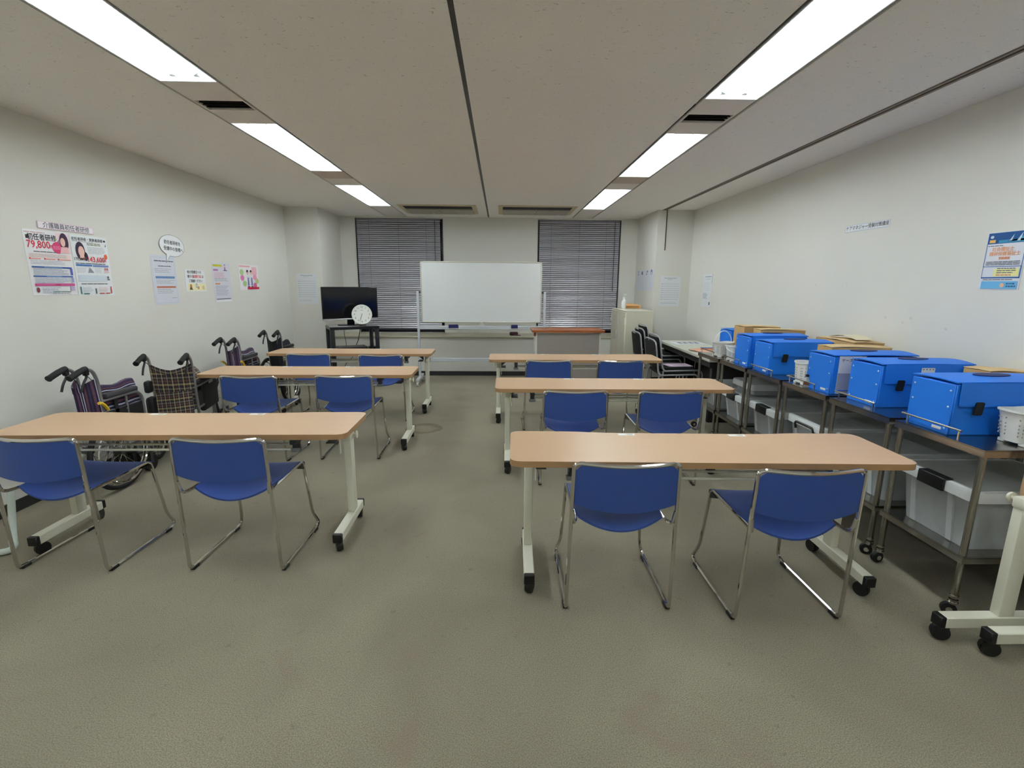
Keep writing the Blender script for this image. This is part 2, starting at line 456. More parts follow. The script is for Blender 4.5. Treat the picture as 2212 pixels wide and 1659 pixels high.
# blank panels and air vents between the fixtures
def panels(xc, spans, side):
    prev = YR
    for i, (a, b) in enumerate(spans + [(YB, YB)]):
        if i == 2:                                     # gap with the slotted air vent
            t = thing('ceiling_vent', 'slotted air vent with dark louvres in the %s ceiling light strip' % side, 'vent', (xc, (prev + a) / 2, H), 0, 'slotted vents in the light strips')
            y0, y1 = prev - (prev + a) / 2 + .003, a - (prev + a) / 2 - .003; vy0, vy1 = -.07, .09
            g = G(); g.b2(-.155, .155, y0, vy0, 0, .012); g.b2(-.155, .155, vy1, y1, 0, .012); g.b2(-.155, -.143, vy0, vy1, 0, .012); g.b2(.143, .155, vy0, vy1, 0, .012)
            g.build('panel', M_PANEL, t, smooth=False)
            g = G(); g.b2(-.143, .143, vy0, vy1, .05, .06); g.build('duct', M_DARKV, t, smooth=False)
            for k in range(4):
                g = G(); yy = vy0 + .02 + k * .04
                g.add([(-.143, yy - .012, .004), (.143, yy - .012, .004), (.143, yy + .012, .028), (-.143, yy + .012, .028), (-.143, yy - .012, .007), (.143, yy - .012, .007), (.143, yy + .012, .031), (-.143, yy + .012, .031)],
                      [(3, 2, 1, 0), (4, 5, 6, 7), (0, 1, 5, 4), (1, 2, 6, 5), (2, 3, 7, 6), (3, 0, 4, 7)])
                g.build('louvre', mat('louvre_dark', (44, 40, 38), .6), t, smooth=False)
        else:
            m1 = (prev + a) / 2
            if i == 3:
                for y0, y1, mm in ((prev, m1, mat('panel_aged', (204, 188, 172), .7)), (m1, a, M_PANEL)):
                    g = G(); g.b2(xc - .155, xc + .155, y0 + .003, y1 - .003, H, H + .012); g.build('panel', mm, ceil, smooth=False)
            else:
                g = G(); g.b2(xc - .155, xc + .155, prev + .003, a - .003, H, H + .012); g.build('panel', M_PANEL, ceil, smooth=False)
        prev = b
panels(-1.69, YLs, 'left'); panels(1.335, YRs, 'right')

# ------------------------------------------------------------ ceiling air-conditioner grilles near the windows
def ac(label, x0, x1):
    t = thing('air_conditioner_grille', label, 'air conditioner', ((x0 + x1) / 2, 7.5, H), 0, 'ceiling air-conditioner grilles')
    w = (x1 - x0) / 2; y0, y1 = -.40, .42
    g = G()
    g.b2(-w, w, y0, y0 + .08, -.008, 0); g.b2(-w, -w + .06, y0 + .08, y1, -.008, 0); g.b2(w - .06, w, y0 + .08, y1, -.008, 0); g.b2(-w, w, y1, y1 + .03, -.008, 0)
    g.build('frame', M_CREAMAC, t, smooth=False)
    g = G(); g.b2(-w + .06, w - .06, y0 + .08, -.06, -.005, 0); g.build('air_slot', M_DARKV, t, smooth=False)
    for a, b in ((-w + .06, -.005), (.005, w - .06)):
        g = G(); g.rbox(((a + b) / 2, .18, -.010), (b - a, .46, .018), .004); p = g.build('intake_panel', mat('ac_panel', (172, 164, 148), .5), t)
        k = G(); k.box(((a + b) / 2 + .12, .34, -.021), (.04, .02, .006)); k.build('latch', M_WHITE, p, smooth=False)
ac('cream ceiling air-conditioner grille left of the ceiling groove', -1.43, -.345)
ac('cream ceiling air-conditioner grille right of the ceiling groove', -.03, 1.07)

# ------------------------------------------------------------ windows and blinds
M_FRAME = mat('window_frame_dark', (52, 50, 60), .4, .4)
M_NIGHT = mat('night_glass', (16, 18, 24), .08, spec=.6)
M_SLAT = mat('blind_slat', (214, 211, 218), .34, .25, var=.03)
def window(n, x0, x1, lab):
    w = thing('window_%d' % n, lab, 'window', ((x0 + x1) / 2, YB + .10, WZ0)); w['kind'] = 'structure'
    hw = (x1 - x0) / 2; h = WZ1 - WZ0
    g = G(); g.b2(-hw, hw, .03, .036, 0, h); g.build('pane', M_NIGHT, w, smooth=False)
    g = G(); g.b2(-hw, hw, -.02, .03, 0, .055); g.b2(-hw, hw, -.02, .03, h - .04, h); g.b2(-hw, -hw + .03, -.02, .03, .055, h - .04); g.b2(hw - .03, hw, -.02, .03, .055, h - .04)
    g.build('frame', M_FRAME, w, smooth=False)
    g = G()
    for s in (-1, 1): g.b2(min(s * hw, s * (hw - .008)), max(s * hw, s * (hw - .008)), -.112, -.02, 0, h)
    g.build('jamb', mat('jamb_dark', (60, 56, 52), .5), w, smooth=False)
window(1, *W1, 'tall dark window on the left of the back wall behind a blind')
window(2, *W2, 'tall dark window on the right of the back wall behind a blind')
def blind(lab, x0, x1, yb):
    t = thing('window_blind', lab, 'blind', ((x0 + x1) / 2, yb, 0), 0, 'silver venetian blinds')
    hw = (x1 - x0) / 2; zt = 2.485; zb = .70
    g = G(); g.rbox((0, 0, zt - .012), (2 * hw, .032, .024), .003); g.build('head_rail', mat('blind_rail', (140, 138, 146), .4, .5), t)
    g = G(); g.rbox((0, 0, zb), (2 * hw, .024, .014), .003); g.build('bottom_rail', mat('blind_rail', (140, 138, 146), .4, .5), t)
    s = G(); n = 4; tilt = R(52); W = .034
    # slat with a shallow crown
    prof = []
    for k in range(n + 1):
        u = (k / n - .5) * W; c = .0025 * (1 - (2 * k / n - 1) ** 2)
        prof.append((u * math.cos(tilt) - c * math.sin(tilt), u * math.sin(tilt) + c * math.cos(tilt)))
    vs = []; fs = []
    for x in (-hw + .003, hw - .003): vs += [(x, y, z) for y, z in prof] + [(x, y + .0007 * math.sin(tilt), z - .0007 * math.cos(tilt)) for y, z in prof]
    m = 2 * (n + 1)
    for k in range(n):
        fs += [(k, k + 1, m + k + 1, m + k), (n + 1 + k, m + n + 1 + k, m + n + 2 + k, n + 2 + k)]
    s.add(vs, fs)
    N = 55; first = None
    for i in range(N):
        z = zb + .03 + (zt - .035 - zb - .03) * i / (N - 1)
        if first is None: o = first = s.build('slat', M_SLAT, t)
        else: o = first.copy(); COL.objects.link(o); o.parent = t
        o.location = (0, 0, z)
        o.rotation_euler = (random.uniform(-.07, .07), random.uniform(-.0012, .0012), 0)
    for x in (-hw * .7, 0, hw * .66):
        g = G(); g.box((x, -.019, (zt + zb) / 2), (.003, .0015, zt - zb)); g.build('ladder_cord', mat('blind_cord', (104, 100, 106), .8), t, smooth=False)
    g = G(); g.cyl((hw * .87, -.024, zt - .02), (hw * .87, -.024, 1.35), .005, 6); g.build('tilt_wand', mat('wand_dark', (70, 68, 72), .4), t)
blind('silver venetian blind over the left back window', W1[0] + .012, W1[1] - .045, YB + .012)
blind('silver venetian blind over the right back window', W2[0] + .022, W2[1] - .012, YB + .012)

# ------------------------------------------------------------ folding training tables on casters
def wood_mat(name, rgb, rough=.42, streak=.06):
    m = bpy.data.materials.new(name); m.use_nodes = True
    nt = m.node_tree; b = nt.nodes['Principled BSDF']; b.inputs['Roughness'].default_value = rough
    tc = nt.nodes.new('ShaderNodeTexCoord'); mp = nt.nodes.new('ShaderNodeMapping'); mp.inputs['Scale'].default_value = (3, 90, 30)
    nt.links.new(tc.outputs['Object'], mp.inputs['Vector'])
    n = nt.nodes.new('ShaderNodeTexNoise'); n.inputs['Scale'].default_value = 1; n.inputs['Detail'].default_value = 4
    nt.links.new(mp.outputs['Vector'], n.inputs['Vector'])
    c = lin(rgb); cr = nt.nodes.new('ShaderNodeValToRGB'); e = cr.color_ramp.elements
    e[0].position = .3; e[0].color = tuple(v * (1 - streak) for v in c) + (1,); e[1].position = .7; e[1].color = tuple(min(1, v * (1 + streak)) for v in c) + (1,)
    nt.links.new(n.outputs['Fac'], cr.inputs['Fac']); nt.links.new(cr.outputs['Color'], b.inputs['Base Color'])
    MATS[name] = m
    return m
M_TOP = wood_mat('beech_laminate', (204, 167, 132), .38, .025)
M_EDGE = wood_mat('beech_edge', (178, 139, 97), .5)

def top_poly():
    pts = [(-.9, 0), (.9, 0), (.9, .45)]
    p = fill2([(-.9, .0), (.9, .0), (.9, .45), (-.9, .45)], .055, 6)
    out = []
    for x, y in p: out.append((x, y))
    # far edge: shallow dip across the middle (drawn from right to left)
    k = max(i for i, q in enumerate(out) if q[1] > .4499 and q[0] > .5)
    dip = []
    for i in range(25):
        x = .66 - 1.32 * i / 24; a = abs(x)
        t = min(1, max(0, (.62 - a) / .26)); t = t * t * (3 - 2 * t)
        dip.append((x, .45 - .02 * t))
    return out[:k + 1] + dip + out[k + 1:]

def add_caster(parent, x, y, r=.032, top=.066, ang=0.0, metal=M_BLACK, w=.034):
    g = G(); ca, sa = math.cos(ang), math.sin(ang)
    ox, oy = x + .012 * -sa, y + .012 * ca
    ax = Vector((ca, sa, 0))
    for s in (-1, 1):
        c = Vector((ox, oy, r)) + ax * s * w * .28
        g.cyl(c - ax * w * .2, c + ax * w * .2, r, 16)
    o = g.build('caster', M_BLACK, parent)
    h = G(); h.cyl((x, y, top - .012), (x, y, top), .012, 10)
    c = Vector((ox, oy, r))
    h.cyl(c - ax * .007, c + ax * .007, r * 1.08, 14)
    h.box((x, y, top - .016), (.026, .026, .02))
    h.build('caster_fork', metal, o)
    return o

def make_table():
    t = thing('training_table', 'x', 'table', group='beech folding tables on casters')
    g = G(); g.cur = 0; g.prism(top_poly(), .672, .70, side_mi=1)
    # soften the top edge a little
    g.build('tabletop', [M_TOP, M_EDGE], t, smooth=False)
    for s in (-1, 1):
        xs = s * .805
        g = G(); g.rbox((xs, .36, .338), (.042, .068, .446), .006, 2); g.build('leg', M_CREAM, t)
        g = G(); g.rbox((xs, .285, .09), (.05, .43, .05), .004); ft = g.build('foot', M_CREAM, t)
        for y in (.06, .51):
            g = G(); g.rbox((xs, y, .09), (.0505, .026, .051), .004); g.build('end_cap', M_BLACK, ft)
        add_caster(t, xs, .085, ang=random.uniform(-.5, .5)); add_caster(t, xs, .485, ang=random.uniform(-.5, .5))
        g = G(); g.rbox((xs, .36, .582), (.05, .085, .05), .012, 2); g.rbox((xs + s * .004, .385, .606), (.042, .035, .02), .007, 2); g.rbox((xs - s * .012, .34, .637), (.024, .05, .07), .006); hd = g.build('hinge_head', M_CREAM, t)
        g = G(); g.cyl((xs + s * .02, .36, .588), (xs + s * .045, .36, .588), .008, 10); g.lathe([(0.001, 0), (.018, .0), (.02, .004), (.018, .009), (.001, .01)], (0, 0, 0), 14)
        # turn the disc so that it faces outwards
        n = 14 * 5; base = len(g.v) - n
        for i in range(base, base + n):
            x, y, z = g.v[i]; g.v[i] = (xs + s * (.043 + z), .36 + x, .588 + y * 1.25)
        g.build('knob', M_CREAM, hd)
        # folded steel bracket with its gusset
        g = G(); g.box((xs - s * .075, .27, .667), (.10, .30, .008))
        a = xs - s * .03; b_ = xs - s * .13
        g.add([(a, .30, .665), (b_, .30, .665), (a, .30, .585), (a, .305, .665), (b_, .305, .665), (a, .305, .585)], [(0, 1, 2), (5, 4, 3), (0, 3, 4, 1), (1, 4, 5, 2), (2, 5, 3, 0)])
        g.box((xs - s * .055, .27, .585), (.05, .12, .006))
        g.build('bracket', M_DGREY, t, smooth=False)
        g = G(); g.box((xs - s * .033, .30, .54), (.006, .012, .10)); g.build('release_rod', M_CREAM, t, smooth=False)
        # shelf arm with grey end piece
        g = G(); g.box((s * .62, .16, .653), (.032, .26, .035)); g.box((s * .62, .075, .625), (.03, .03, .06)); ar = g.build('shelf_arm', mat('shelf_arm_grey', (58, 60, 62), .45), t, smooth=False)
        g = G(); g.rbox((s * .62, .07, .598), (.05, .03, .022), .006, 2); g.build('rod_end', mat('rod_end_grey', (128, 130, 130), .45), ar)
    for y in (.072, .16, .25):
        g = G(); g.cyl((-.60, y, .598), (.60, y, .598), .0065, 8); g.build('shelf_rod', M_CREAM, t)
    g = G(); g.cyl((-.78, .36, .64), (.78, .36, .64), .014, 10); g.build('cross_tube', M_DGREY, t)
    for x in (-.30, .27):
        g = G(); g.box((x, .405, .7003), (.086, .032, .0006)); st = g.build('sticker', mat('sticker_white', (240, 238, 234), .5), t, smooth=False)
        k = G()
        for q in range(3): k.box((x + .018, .412 - q * .007, .7008), (.036 - q * .006, .0022, .0004))
        k.build('print', mat('sticker_print', (150, 150, 152), .6), st, smooth=False)
    return t

TABLES = [  # x of the left front corner, y of the front edge, turn, words
    (0.043, 2.0274, -.0269, 'beech folding table on casters, nearest on the right of the aisle'),
    (-.038, 3.5347, -.0087, 'beech folding table on casters, second row on the right of the aisle'),
    (-.1165, 4.9507, -.0037, 'beech folding table on casters, farthest on the right, before the lectern'),
    (-2.5907, 2.3978, .0089, 'beech folding table on casters, nearest on the left of the aisle'),
    (-2.5524, 4.0721, .0068, 'beech folding table on casters, second row on the left of the aisle'),
    (-2.5641, 5.3465, .0014, 'beech folding table on casters, farthest on the left, before the television'),
]
table0 = make_table()
for i, (x, y, a, lab) in enumerate(TABLES):
    t = table0 if i == 0 else copy_tree(table0)
    t.location = (x + .9 * math.cos(a), y + .9 * math.sin(a), 0); t.rotation_euler = (0, 0, a); t['label'] = lab

# ------------------------------------------------------------ blue stacking chairs with chrome sled frames
M_BLUE = mat('blue_polypropylene', (52, 82, 156), .48, var=.03, scale=60, bump=.03, bscale=400)
def make_chair():
    t = thing('stacking_chair', 'x', 'chair', group='blue chairs at the tables')
    r = .0088
    # inverted U back frame, uprights reaching the floor bend
    up = []
    pts = [(-.235, .05, .0115), (-.235, -.003, .016), (-.223, -.038, .715), (-.20, -.043, .726), (-.1, -.064, .722), (0, -.071, .720), (.1, -.064, .722), (.20, -.043, .726), (.223, -.038, .715), (.235, -.003, .016), (.235, .05, .0115)]
    g = G(); g.tube(fillet(pts, [0, .04, .04, .03, .05, .05, .05, .03, .04, .04, 0], 5), r, 8); g.build('back_frame', M_CHROME, t)
    for s in (-1, 1):
        pts = [(s * .2235, -.028, .505), (s * .214, -.02, .44), (s * .200, .03, .437), (s * .200, .41, .447), (s * .214, .462, .10), (s * .235, .49, .03), (s * .235, .45, .0115), (s * .235, .05, .0115)]
        g = G(); g.tube(fillet(pts, [0, .035, .03, .035, .05, .05, .03, 0], 5), r, 8); g.build('side_rail', M_CHROME, t)
        for y in (.035, .425):
            g = G(); g.rbox((s * .235, y, .0085), (.022, .05, .017), .003); g.build('foot_glide', M_BLACK, t)
        g = G(); g.add([(s * .207, .33, .432), (s * .207, .425, .438), (s * .207, .42, .395), (s * .17, .33, .432), (s * .17, .425, .438), (s * .17, .42, .395)],
                       [(0, 1, 2), (5, 4, 3), (0, 3, 4, 1), (1, 4, 5, 2), (2, 5, 3, 0)]); g.build('seat_clip', M_BLACK, t, smooth=False)
    def seat(u, v):
        x = (u - .5) * (.372 + .033 * min(1, v * 3)); e = 1 - (2 * u - 1) ** 2
        y = .038 + v * .387 - .036 * e * (1 - v) ** 2
        z = .444 + .012 * v - .044 * e * (1 - v) ** 1.5 - .008 * e - (.02 * max(0, v - .85) / .15 if v > .85 else 0)
        return (x, y, z)
    g = G(); g.sheet(seat, 14, 12, .010); g.build('seat', M_BLUE, t, angle=60)
    def back(u, v):
        x = (u - .5) * .432; e = 1 - (x / .216) ** 2
        zb = .537 - .028 * e; zt = .712 + .006 * min(1, e * 4)
        if abs(x) > .19: zt -= (abs(x) - .19) ** 2 * 30
        z = zb + (zt - zb) * v
        y = -.026 - (z - .5) * .05 - .031 * e
        return (x, y, z)
    g = G(); g.sheet(back, 18, 8, .010); g.build('backrest', M_BLUE, t, angle=60)
    return t
CHAIRS = [  # centre x, y of the rear feet, turn, words
    (.536, 1.972, -.02, 'blue chair with chrome sled legs, left one at the nearest right table'),
    (1.275, 1.893, .0, 'blue chair with chrome sled legs, right one at the nearest right table'),
    (.532, 3.385, .0, 'blue chair with chrome sled legs, left one at the second right table'),
    (1.205, 3.372, -.01, 'blue chair with chrome sled legs, right one at the second right table'),
    (.478, 4.775, .0, 'blue chair with chrome sled legs, left one at the farthest right table'),
    (1.185, 4.765, .0, 'blue chair with chrome sled legs, right one at the farthest right table'),
    (-2.232, 2.315, -.05, 'blue chair with chrome sled legs, left one at the nearest left table'),
    (-1.350, 2.303, -.02, 'blue chair with chrome sled legs, right one at the nearest left table'),
    (-2.002, 3.90, -.02, 'blue chair with chrome sled legs, left one at the second left table'),
    (-1.262, 3.935, .02, 'blue chair with chrome sled legs, right one at the second left table'),
    (-2.012, 5.17, .0, 'blue chair with chrome sled legs, left one at the farthest left table'),
    (-1.247, 5.115, .0, 'blue chair with chrome sled legs, right one at the farthest left table'),
]
chair0 = make_chair()
for i, (x, y, a, lab) in enumerate(CHAIRS):
    t = chair0 if i == 0 else copy_tree(chair0)
    t.location = (x, y, 0); t.rotation_euler = (0, 0, a); t['label'] = lab

# folded tables nested at the right edge of the view (their long side runs back past the camera)
def folded_table(lab, x, y, tilt, lx, tx):
    t = thing('folded_table', lab, 'table', (x, y, 0), 0, 'folded tables beside the carts')
    for yy, s in ((0, 1), (-1.61, -1)):
        g = G(); g.rbox((.225, yy, .09), (.43, .05, .05), .004); ft = g.build('foot', M_CREAM, t)
        for xx in (0, .45):
            g = G(); g.rbox((xx, yy, .09), (.026, .0505, .051), .004); g.build('end_cap', M_BLACK, ft)
        add_caster(t, .03, yy, ang=1.2); add_caster(t, .42, yy, ang=1.7)
        g = G(); g.rbox((lx, yy, .355), (.068, .042, .48), .006, 2); g.build('leg', M_CREAM, t)
        g = G(); g.rbox((lx, yy, .615), (.08, .05, .05), .01, 2); hd = g.build('hinge_head', M_CREAM, t)
        g = G(); g.cyl((lx - .015, yy + s * .02, .62), (lx - .015, yy + s * .045, .62), .008, 10); g.cyl((lx - .015, yy + s * .043, .62), (lx - .015, yy + s * .053, .62), .021, 14); g.build('knob', M_CREAM, hd)
    g = G(); g.cyl((lx, -1.58, .63), (lx, -.03, .63), .014, 10); g.build('cross_tube', M_DGREY, t)
    # tabletop standing on edge
    g = G(); g.prism([(p[1] - .085, p[0]) for p in top_poly()], -.014, .014, side_mi=1)
    o = g.build('tabletop', [M_TOP, M_EDGE], t, smooth=False)
    o.matrix_local = Matrix.Translation((tx, -.805, .665)) @ Matrix.Rotation(-tilt, 4, 'Y')
    return t
folded_table('folded beech table on casters beside the nearest steel cart', 1.845, 1.775, R(89), .265, .348)
folded_table('folded beech table on casters nested in front, right picture edge', 1.965, 1.68, R(89), .305, .40)

# ------------------------------------------------------------ wheelchairs along the left wall
M_RUBBER = mat('black_rubber', (24, 25, 26), .7)
M_GREYTUBE = mat('grey_frame_tube', (150, 148, 150), .35, .6)
M_BVINYL = mat('black_vinyl', (30, 30, 32), .5)
M_YELLOW = mat('yellow_plastic', (240, 196, 50), .4)
P_PURPLE = plaid_mat('purple_stripe_cloth', (38, 30, 52), [(.08, .07, (196, 196, 214)), (.26, .12, (108, 64, 78)), (.48, .08, (60, 50, 90)), (.66, .14, (104, 66, 92)), (.9, .06, (196, 194, 212))], [(.1, .2, (70, 50, 70)), (.5, .2, (30, 28, 60))], 3.0, False)
P_CHECK = plaid_mat('brown_check_cloth', (46, 40, 46), [(.05, .10, (206, 190, 140)), (.3, .14, (110, 70, 72)), (.55, .10, (180, 170, 150)), (.78, .12, (70, 60, 90))], [(.08, .16, (190, 172, 120)), (.4, .16, (120, 84, 72)), (.7, .14, (150, 140, 120))], 4.0, True)
P_BLACK = mat('black_canvas', (26, 27, 32), .85, bump=.1, bscale=300)
def wheelchair(lab, x, y, w, rz, cloth, yellow, pocket=False, peak=.73, grey_arm=True, depth=.06, rw=.258, az=0.0):
    t = thing('wheelchair', lab, 'wheelchair', (x, y, 0), rz, 'folded wheelchairs along the left wall')
    hw = w / 2
    for s in (-1, 1):
        xs = s * hw
        g = G(); g.tube(fillet([(xs, .03, .28), (xs, .0, .80), (xs, -.03, .872), (xs, -.10, .885)], .05), .0115, 8); bp = g.build('back_post', M_GREYTUBE, t)
        g = G(); g.tube([(xs, -.075, .886), (xs, -.09, .884), (xs, -.135, .872), (xs, -.205, .846)], .019, 10); g.cyl((xs, -.203, .847), (xs, -.212, .843), .0205, 10); g.build('grip', M_RUBBER, bp)
        g = G(); g.tube(fillet([(xs, -.085, .875), (xs, -.075, .835), (xs, -.115, .79), (xs, -.135, .742)], .03), .0075, 6); g.rbox((xs, -.08, .862), (.024, .04, .04), .006); g.build('brake_lever', M_BLACK, bp)
        g = G(); g.tube([(xs, -.075, .84), (xs - s * .01, -.03, .80), (xs - s * .02, .0, .72), (xs - s * .01, .01, .6)], .0025, 5); g.build('brake_cable', M_BLACK, bp)
        g = G(); g.tube(fillet([(xs, .0, .645 - az), (xs, .34, .645 - az), (xs, .385, .60 - az), (xs, .39, .42)], .05), .0115, 8); g.cyl((xs, .23, .645 - az), (xs, .23, .44), .008, 6); g.build('arm_frame', M_GREYTUBE, t)
        g = G(); g.rbox((xs, .18, .674 - az), (.052, .30, .036), .012, 2); g.build('armrest', mat('arm_pad', (58, 56, 60), .55) if grey_arm else M_BVINYL, t)
        g = G(); g.rbox((xs, .20, .50), (.008, .37, .13), .003); g.box((xs, .13, .58), (.008, .03, .12)); sp = g.build('side_panel', M_BVINYL, t)
        g = G(); g.tube(fillet([(xs, .0, .43), (xs, .36, .43), (xs, .40, .25), (xs, .43, .13)], .06), .0115, 8); g.cyl((xs, .02, .29), (xs, .36, .27), .010, 8); g.cyl((xs, .35, .44), (xs, .35, .17), .010, 8); g.build('side_frame', M_GREYTUBE, t)
        xw = xs + s * .045
        g = G(); g.torus((xw, .04, rw + .017), (1, 0, 0), rw, .017, 36, 6); wh = g.build('rear_wheel', M_RUBBER, t)
        g = G(); g.torus((xw, .04, rw + .017), (1, 0, 0), rw - .02, .007, 32, 5); g.build('rim', M_CHROME, wh)
        g = G(); g.torus((xw + s * .035, .04, rw + .017), (1, 0, 0), rw - .036, .0085, 32, 6); g.build('hand_rim', M_CHROME, wh)
        g = G()
        for k in range(16):
            a = 2 * PI * k / 16; d = .05 * (1 if k % 2 else -1)
            g.cyl((xw + (.012 if k % 2 else -.012), .04 + .022 * math.cos(a + d * 6), rw + .017 + .022 * math.sin(a + d * 6)), (xw, .04 + (rw - .02) * math.cos(a), rw + .017 + (rw - .02) * math.sin(a)), .0018, 4, caps=False)
        g.build('spokes', M_CHROME, wh)['kind'] = 'stuff'
        g = G(); g.cyl((xw - .03, .04, rw + .017), (xw + .03, .04, rw + .017), .024, 12); g.build('hub', M_DGREY, wh)
        g = G(); g.cyl((xs - .013, .375, .066), (xs + .013, .375, .066), .066, 18); cw = g.build('front_caster', M_RUBBER, t)
        g = G(); g.box((xs - .02, .37, .11), (.006, .03, .1)); g.box((xs + .02, .37, .11), (.006, .03, .1)); g.box((xs, .36, .158), (.046, .04, .008)); g.build('fork', M_DGREY, cw, smooth=False)
        g = G(); g.rbox((xs - s * .02, .43, .21), (.02, .05, .17), .008); g.build('footplate', mat('footplate_grey', (170, 170, 172), .5), t)
        if yellow and (s > 0 or yellow == 2):
            g = G(); g.tube(fillet([(xs + s * .02, .03, .58), (xs + s * .025, .0, .62), (xs + s * .03, -.035, .645), (xs + s * .03, -.055, .645)], .02), .010, 6); g.build('folding_lever', M_YELLOW, t)
    for s in (-1, 1):
        g = G(); g.cyl((-s * hw, .20, .28), (s * hw, .22, .43 if w > .28 else .55), .010, 8); g.build('cross_brace', M_GREYTUBE, t)
    def back(u, v):
        xx = (u - .5) * w; e = 1 - abs(xx / hw) ** 1.6
        z = .44 + v * .37 - (.05 * e if v > .8 else 0)
        yy = -.012 - depth * e + .03 * (1 - v) + .010 * math.sin(u * 22) * (1 - v)
        return (xx, yy, z)
    g = G(); g.sheet(back, 16, 10, .008); g.build('backrest', cloth, t, angle=70)
    if pocket:
        g = G(); g.sheet(lambda u, v: ((u - .5) * w * .86 + .02, -.045 - depth * .8 * (1 - abs(2 * u - 1)) - .015 * (1 - v) - .02 * v, .30 + v * .28 + .02 * u), 12, 8, .01); g.build('back_pocket', cloth, t, angle=70)
        g = G(); g.rbox((-hw - .02, -.03, .63), (.05, .07, .10), .02, 2); g.rbox((-hw - .01, -.03, .44), (.07, .09, .22), .03, 2); g.build('side_bag', M_BVINYL, t)
        g = G(); g.rbox((hw - .01, .30, .49), (.05, .34, .24), .05, 3); g.build('wheel_guard', M_BVINYL, t)
        g = G(); g.box((hw + .017, .30, .60), (.003, .09, .02)); g.build('sticker', mat('sticker_silver', (210, 210, 206), .4), t, smooth=False)
    for s in (-1, 1):
        def seat(u, v, s=s):
            xx = s * hw * (1 - u) ; z = .44 + (peak - .44) * math.sin(u * PI / 2) ** 1.2
            return (xx, .02 + v * .37, z + .01 * math.sin(v * 9) * u)
        g = G(); g.sheet(seat, 8, 8, .012); g.build('seat_sling', cloth, t, angle=70)
    return t
wheelchair('folded wheelchair with purple striped cloth and grey arm pads behind the nearest left table', -2.815, 3.34, .13, .0, P_PURPLE, 1, depth=.11)
wheelchair('half-open wheelchair with brown checked cloth and a back pocket against the left wall', -2.66, 3.97, .30, .20, P_CHECK, 0, pocket=True, peak=.72, grey_arm=False, depth=.03, rw=.17, az=.035)
wheelchair('folded wheelchair with purple striped cloth behind the second left table', -2.80, 5.16, .14, .0, P_PURPLE, 2, depth=.08)
wheelchair('folded wheelchair with plain black cloth nearest the far left column', -2.735, 5.98, .16, .03, P_BLACK, 0, grey_arm=False)

# ------------------------------------------------------------ stainless steel carts along the right wall
CX, CZ, CW, CD = 2.03, .79, .475, .70
def make_cart():
    t = thing('steel_cart', 'x', 'cart', group='stainless steel carts along the right wall')
    for x in (.02, CD - .02):
        for y in (.02, CW - .02):
            g = G(); g.cyl((x, y, .095), (x, y, CZ - .012), .0135, 12); lg = g.build('leg', M_STEEL, t)
            g = G(); g.cyl((x, y, .088), (x, y, .10), .017, 12); g.cyl((x, y, .074), (x, y, .08), .018, 12); g.build('collar', M_CHROME, lg)
            a = random.uniform(0, 3); ax = Vector((math.cos(a), math.sin(a), 0)); c = Vector((x, y, .03)) + Vector((-ax.y, ax.x, 0)) * .012
            g = G(); g.cyl(c - ax * .01, c + ax * .01, .03, 16); cs = g.build('caster', M_RUBBER, t)
            g = G(); g.cyl(c - ax * .016, c - ax * .012, .013, 10); g.cyl(c + ax * .012, c + ax * .016, .013, 10); g.cyl((x, y, .06), (x, y, .068), .02, 10); g.cyl((x, y, .066), (x, y, .076), .016, 10); g.build('caster_fork', M_CHROME, cs)
    def tray(name, z, lip):
        g = G(); g.rbox((CD / 2, CW / 2, z - .004), (CD, CW, .008), .002)
        g.box((.004, CW / 2, z - lip / 2), (.008, CW, lip)); g.box((CD - .004, CW / 2, z - lip / 2), (.008, CW, lip))
        g.box((CD / 2, .004, z - lip / 2), (CD - .016, .008, lip)); g.box((CD / 2, CW - .004, z - lip / 2), (CD - .016, .008, lip))
        g.build(name, M_STEEL, t)
    tray('top_tray', CZ, .034); tray('lower_shelf', .295, .03)
    g = G(); g.tube(fillet([(.013, .13, CZ + .045), (.013, CW - .012, CZ + .045), (CD - .05, CW - .012, CZ + .045)], .012, 4), .0048, 6)
    for x, y in ((.013, .14), (.013, CW - .06), (.18, CW - .012), (CD - .06, CW - .012)): g.cyl((x, y, CZ - .03), (x, y, CZ + .045), .0042, 6)
    g.build('guard_rail', M_CHROME, t)
    return t
cart0 = make_cart()
CARTS = ['nearest the camera, holding the big white basket', 'second from the camera', 'third from the camera', 'fourth from the camera', 'fifth from the camera', 'farthest, beside the grey desk']
cy = [1.905 + .512 * k for k in range(6)]
for i, w in enumerate(CARTS):
    t = cart0 if i == 0 else copy_tree(cart0)
    t.location = (CX, cy[i], 0); t['label'] = 'stainless steel two-tier cart, ' + w

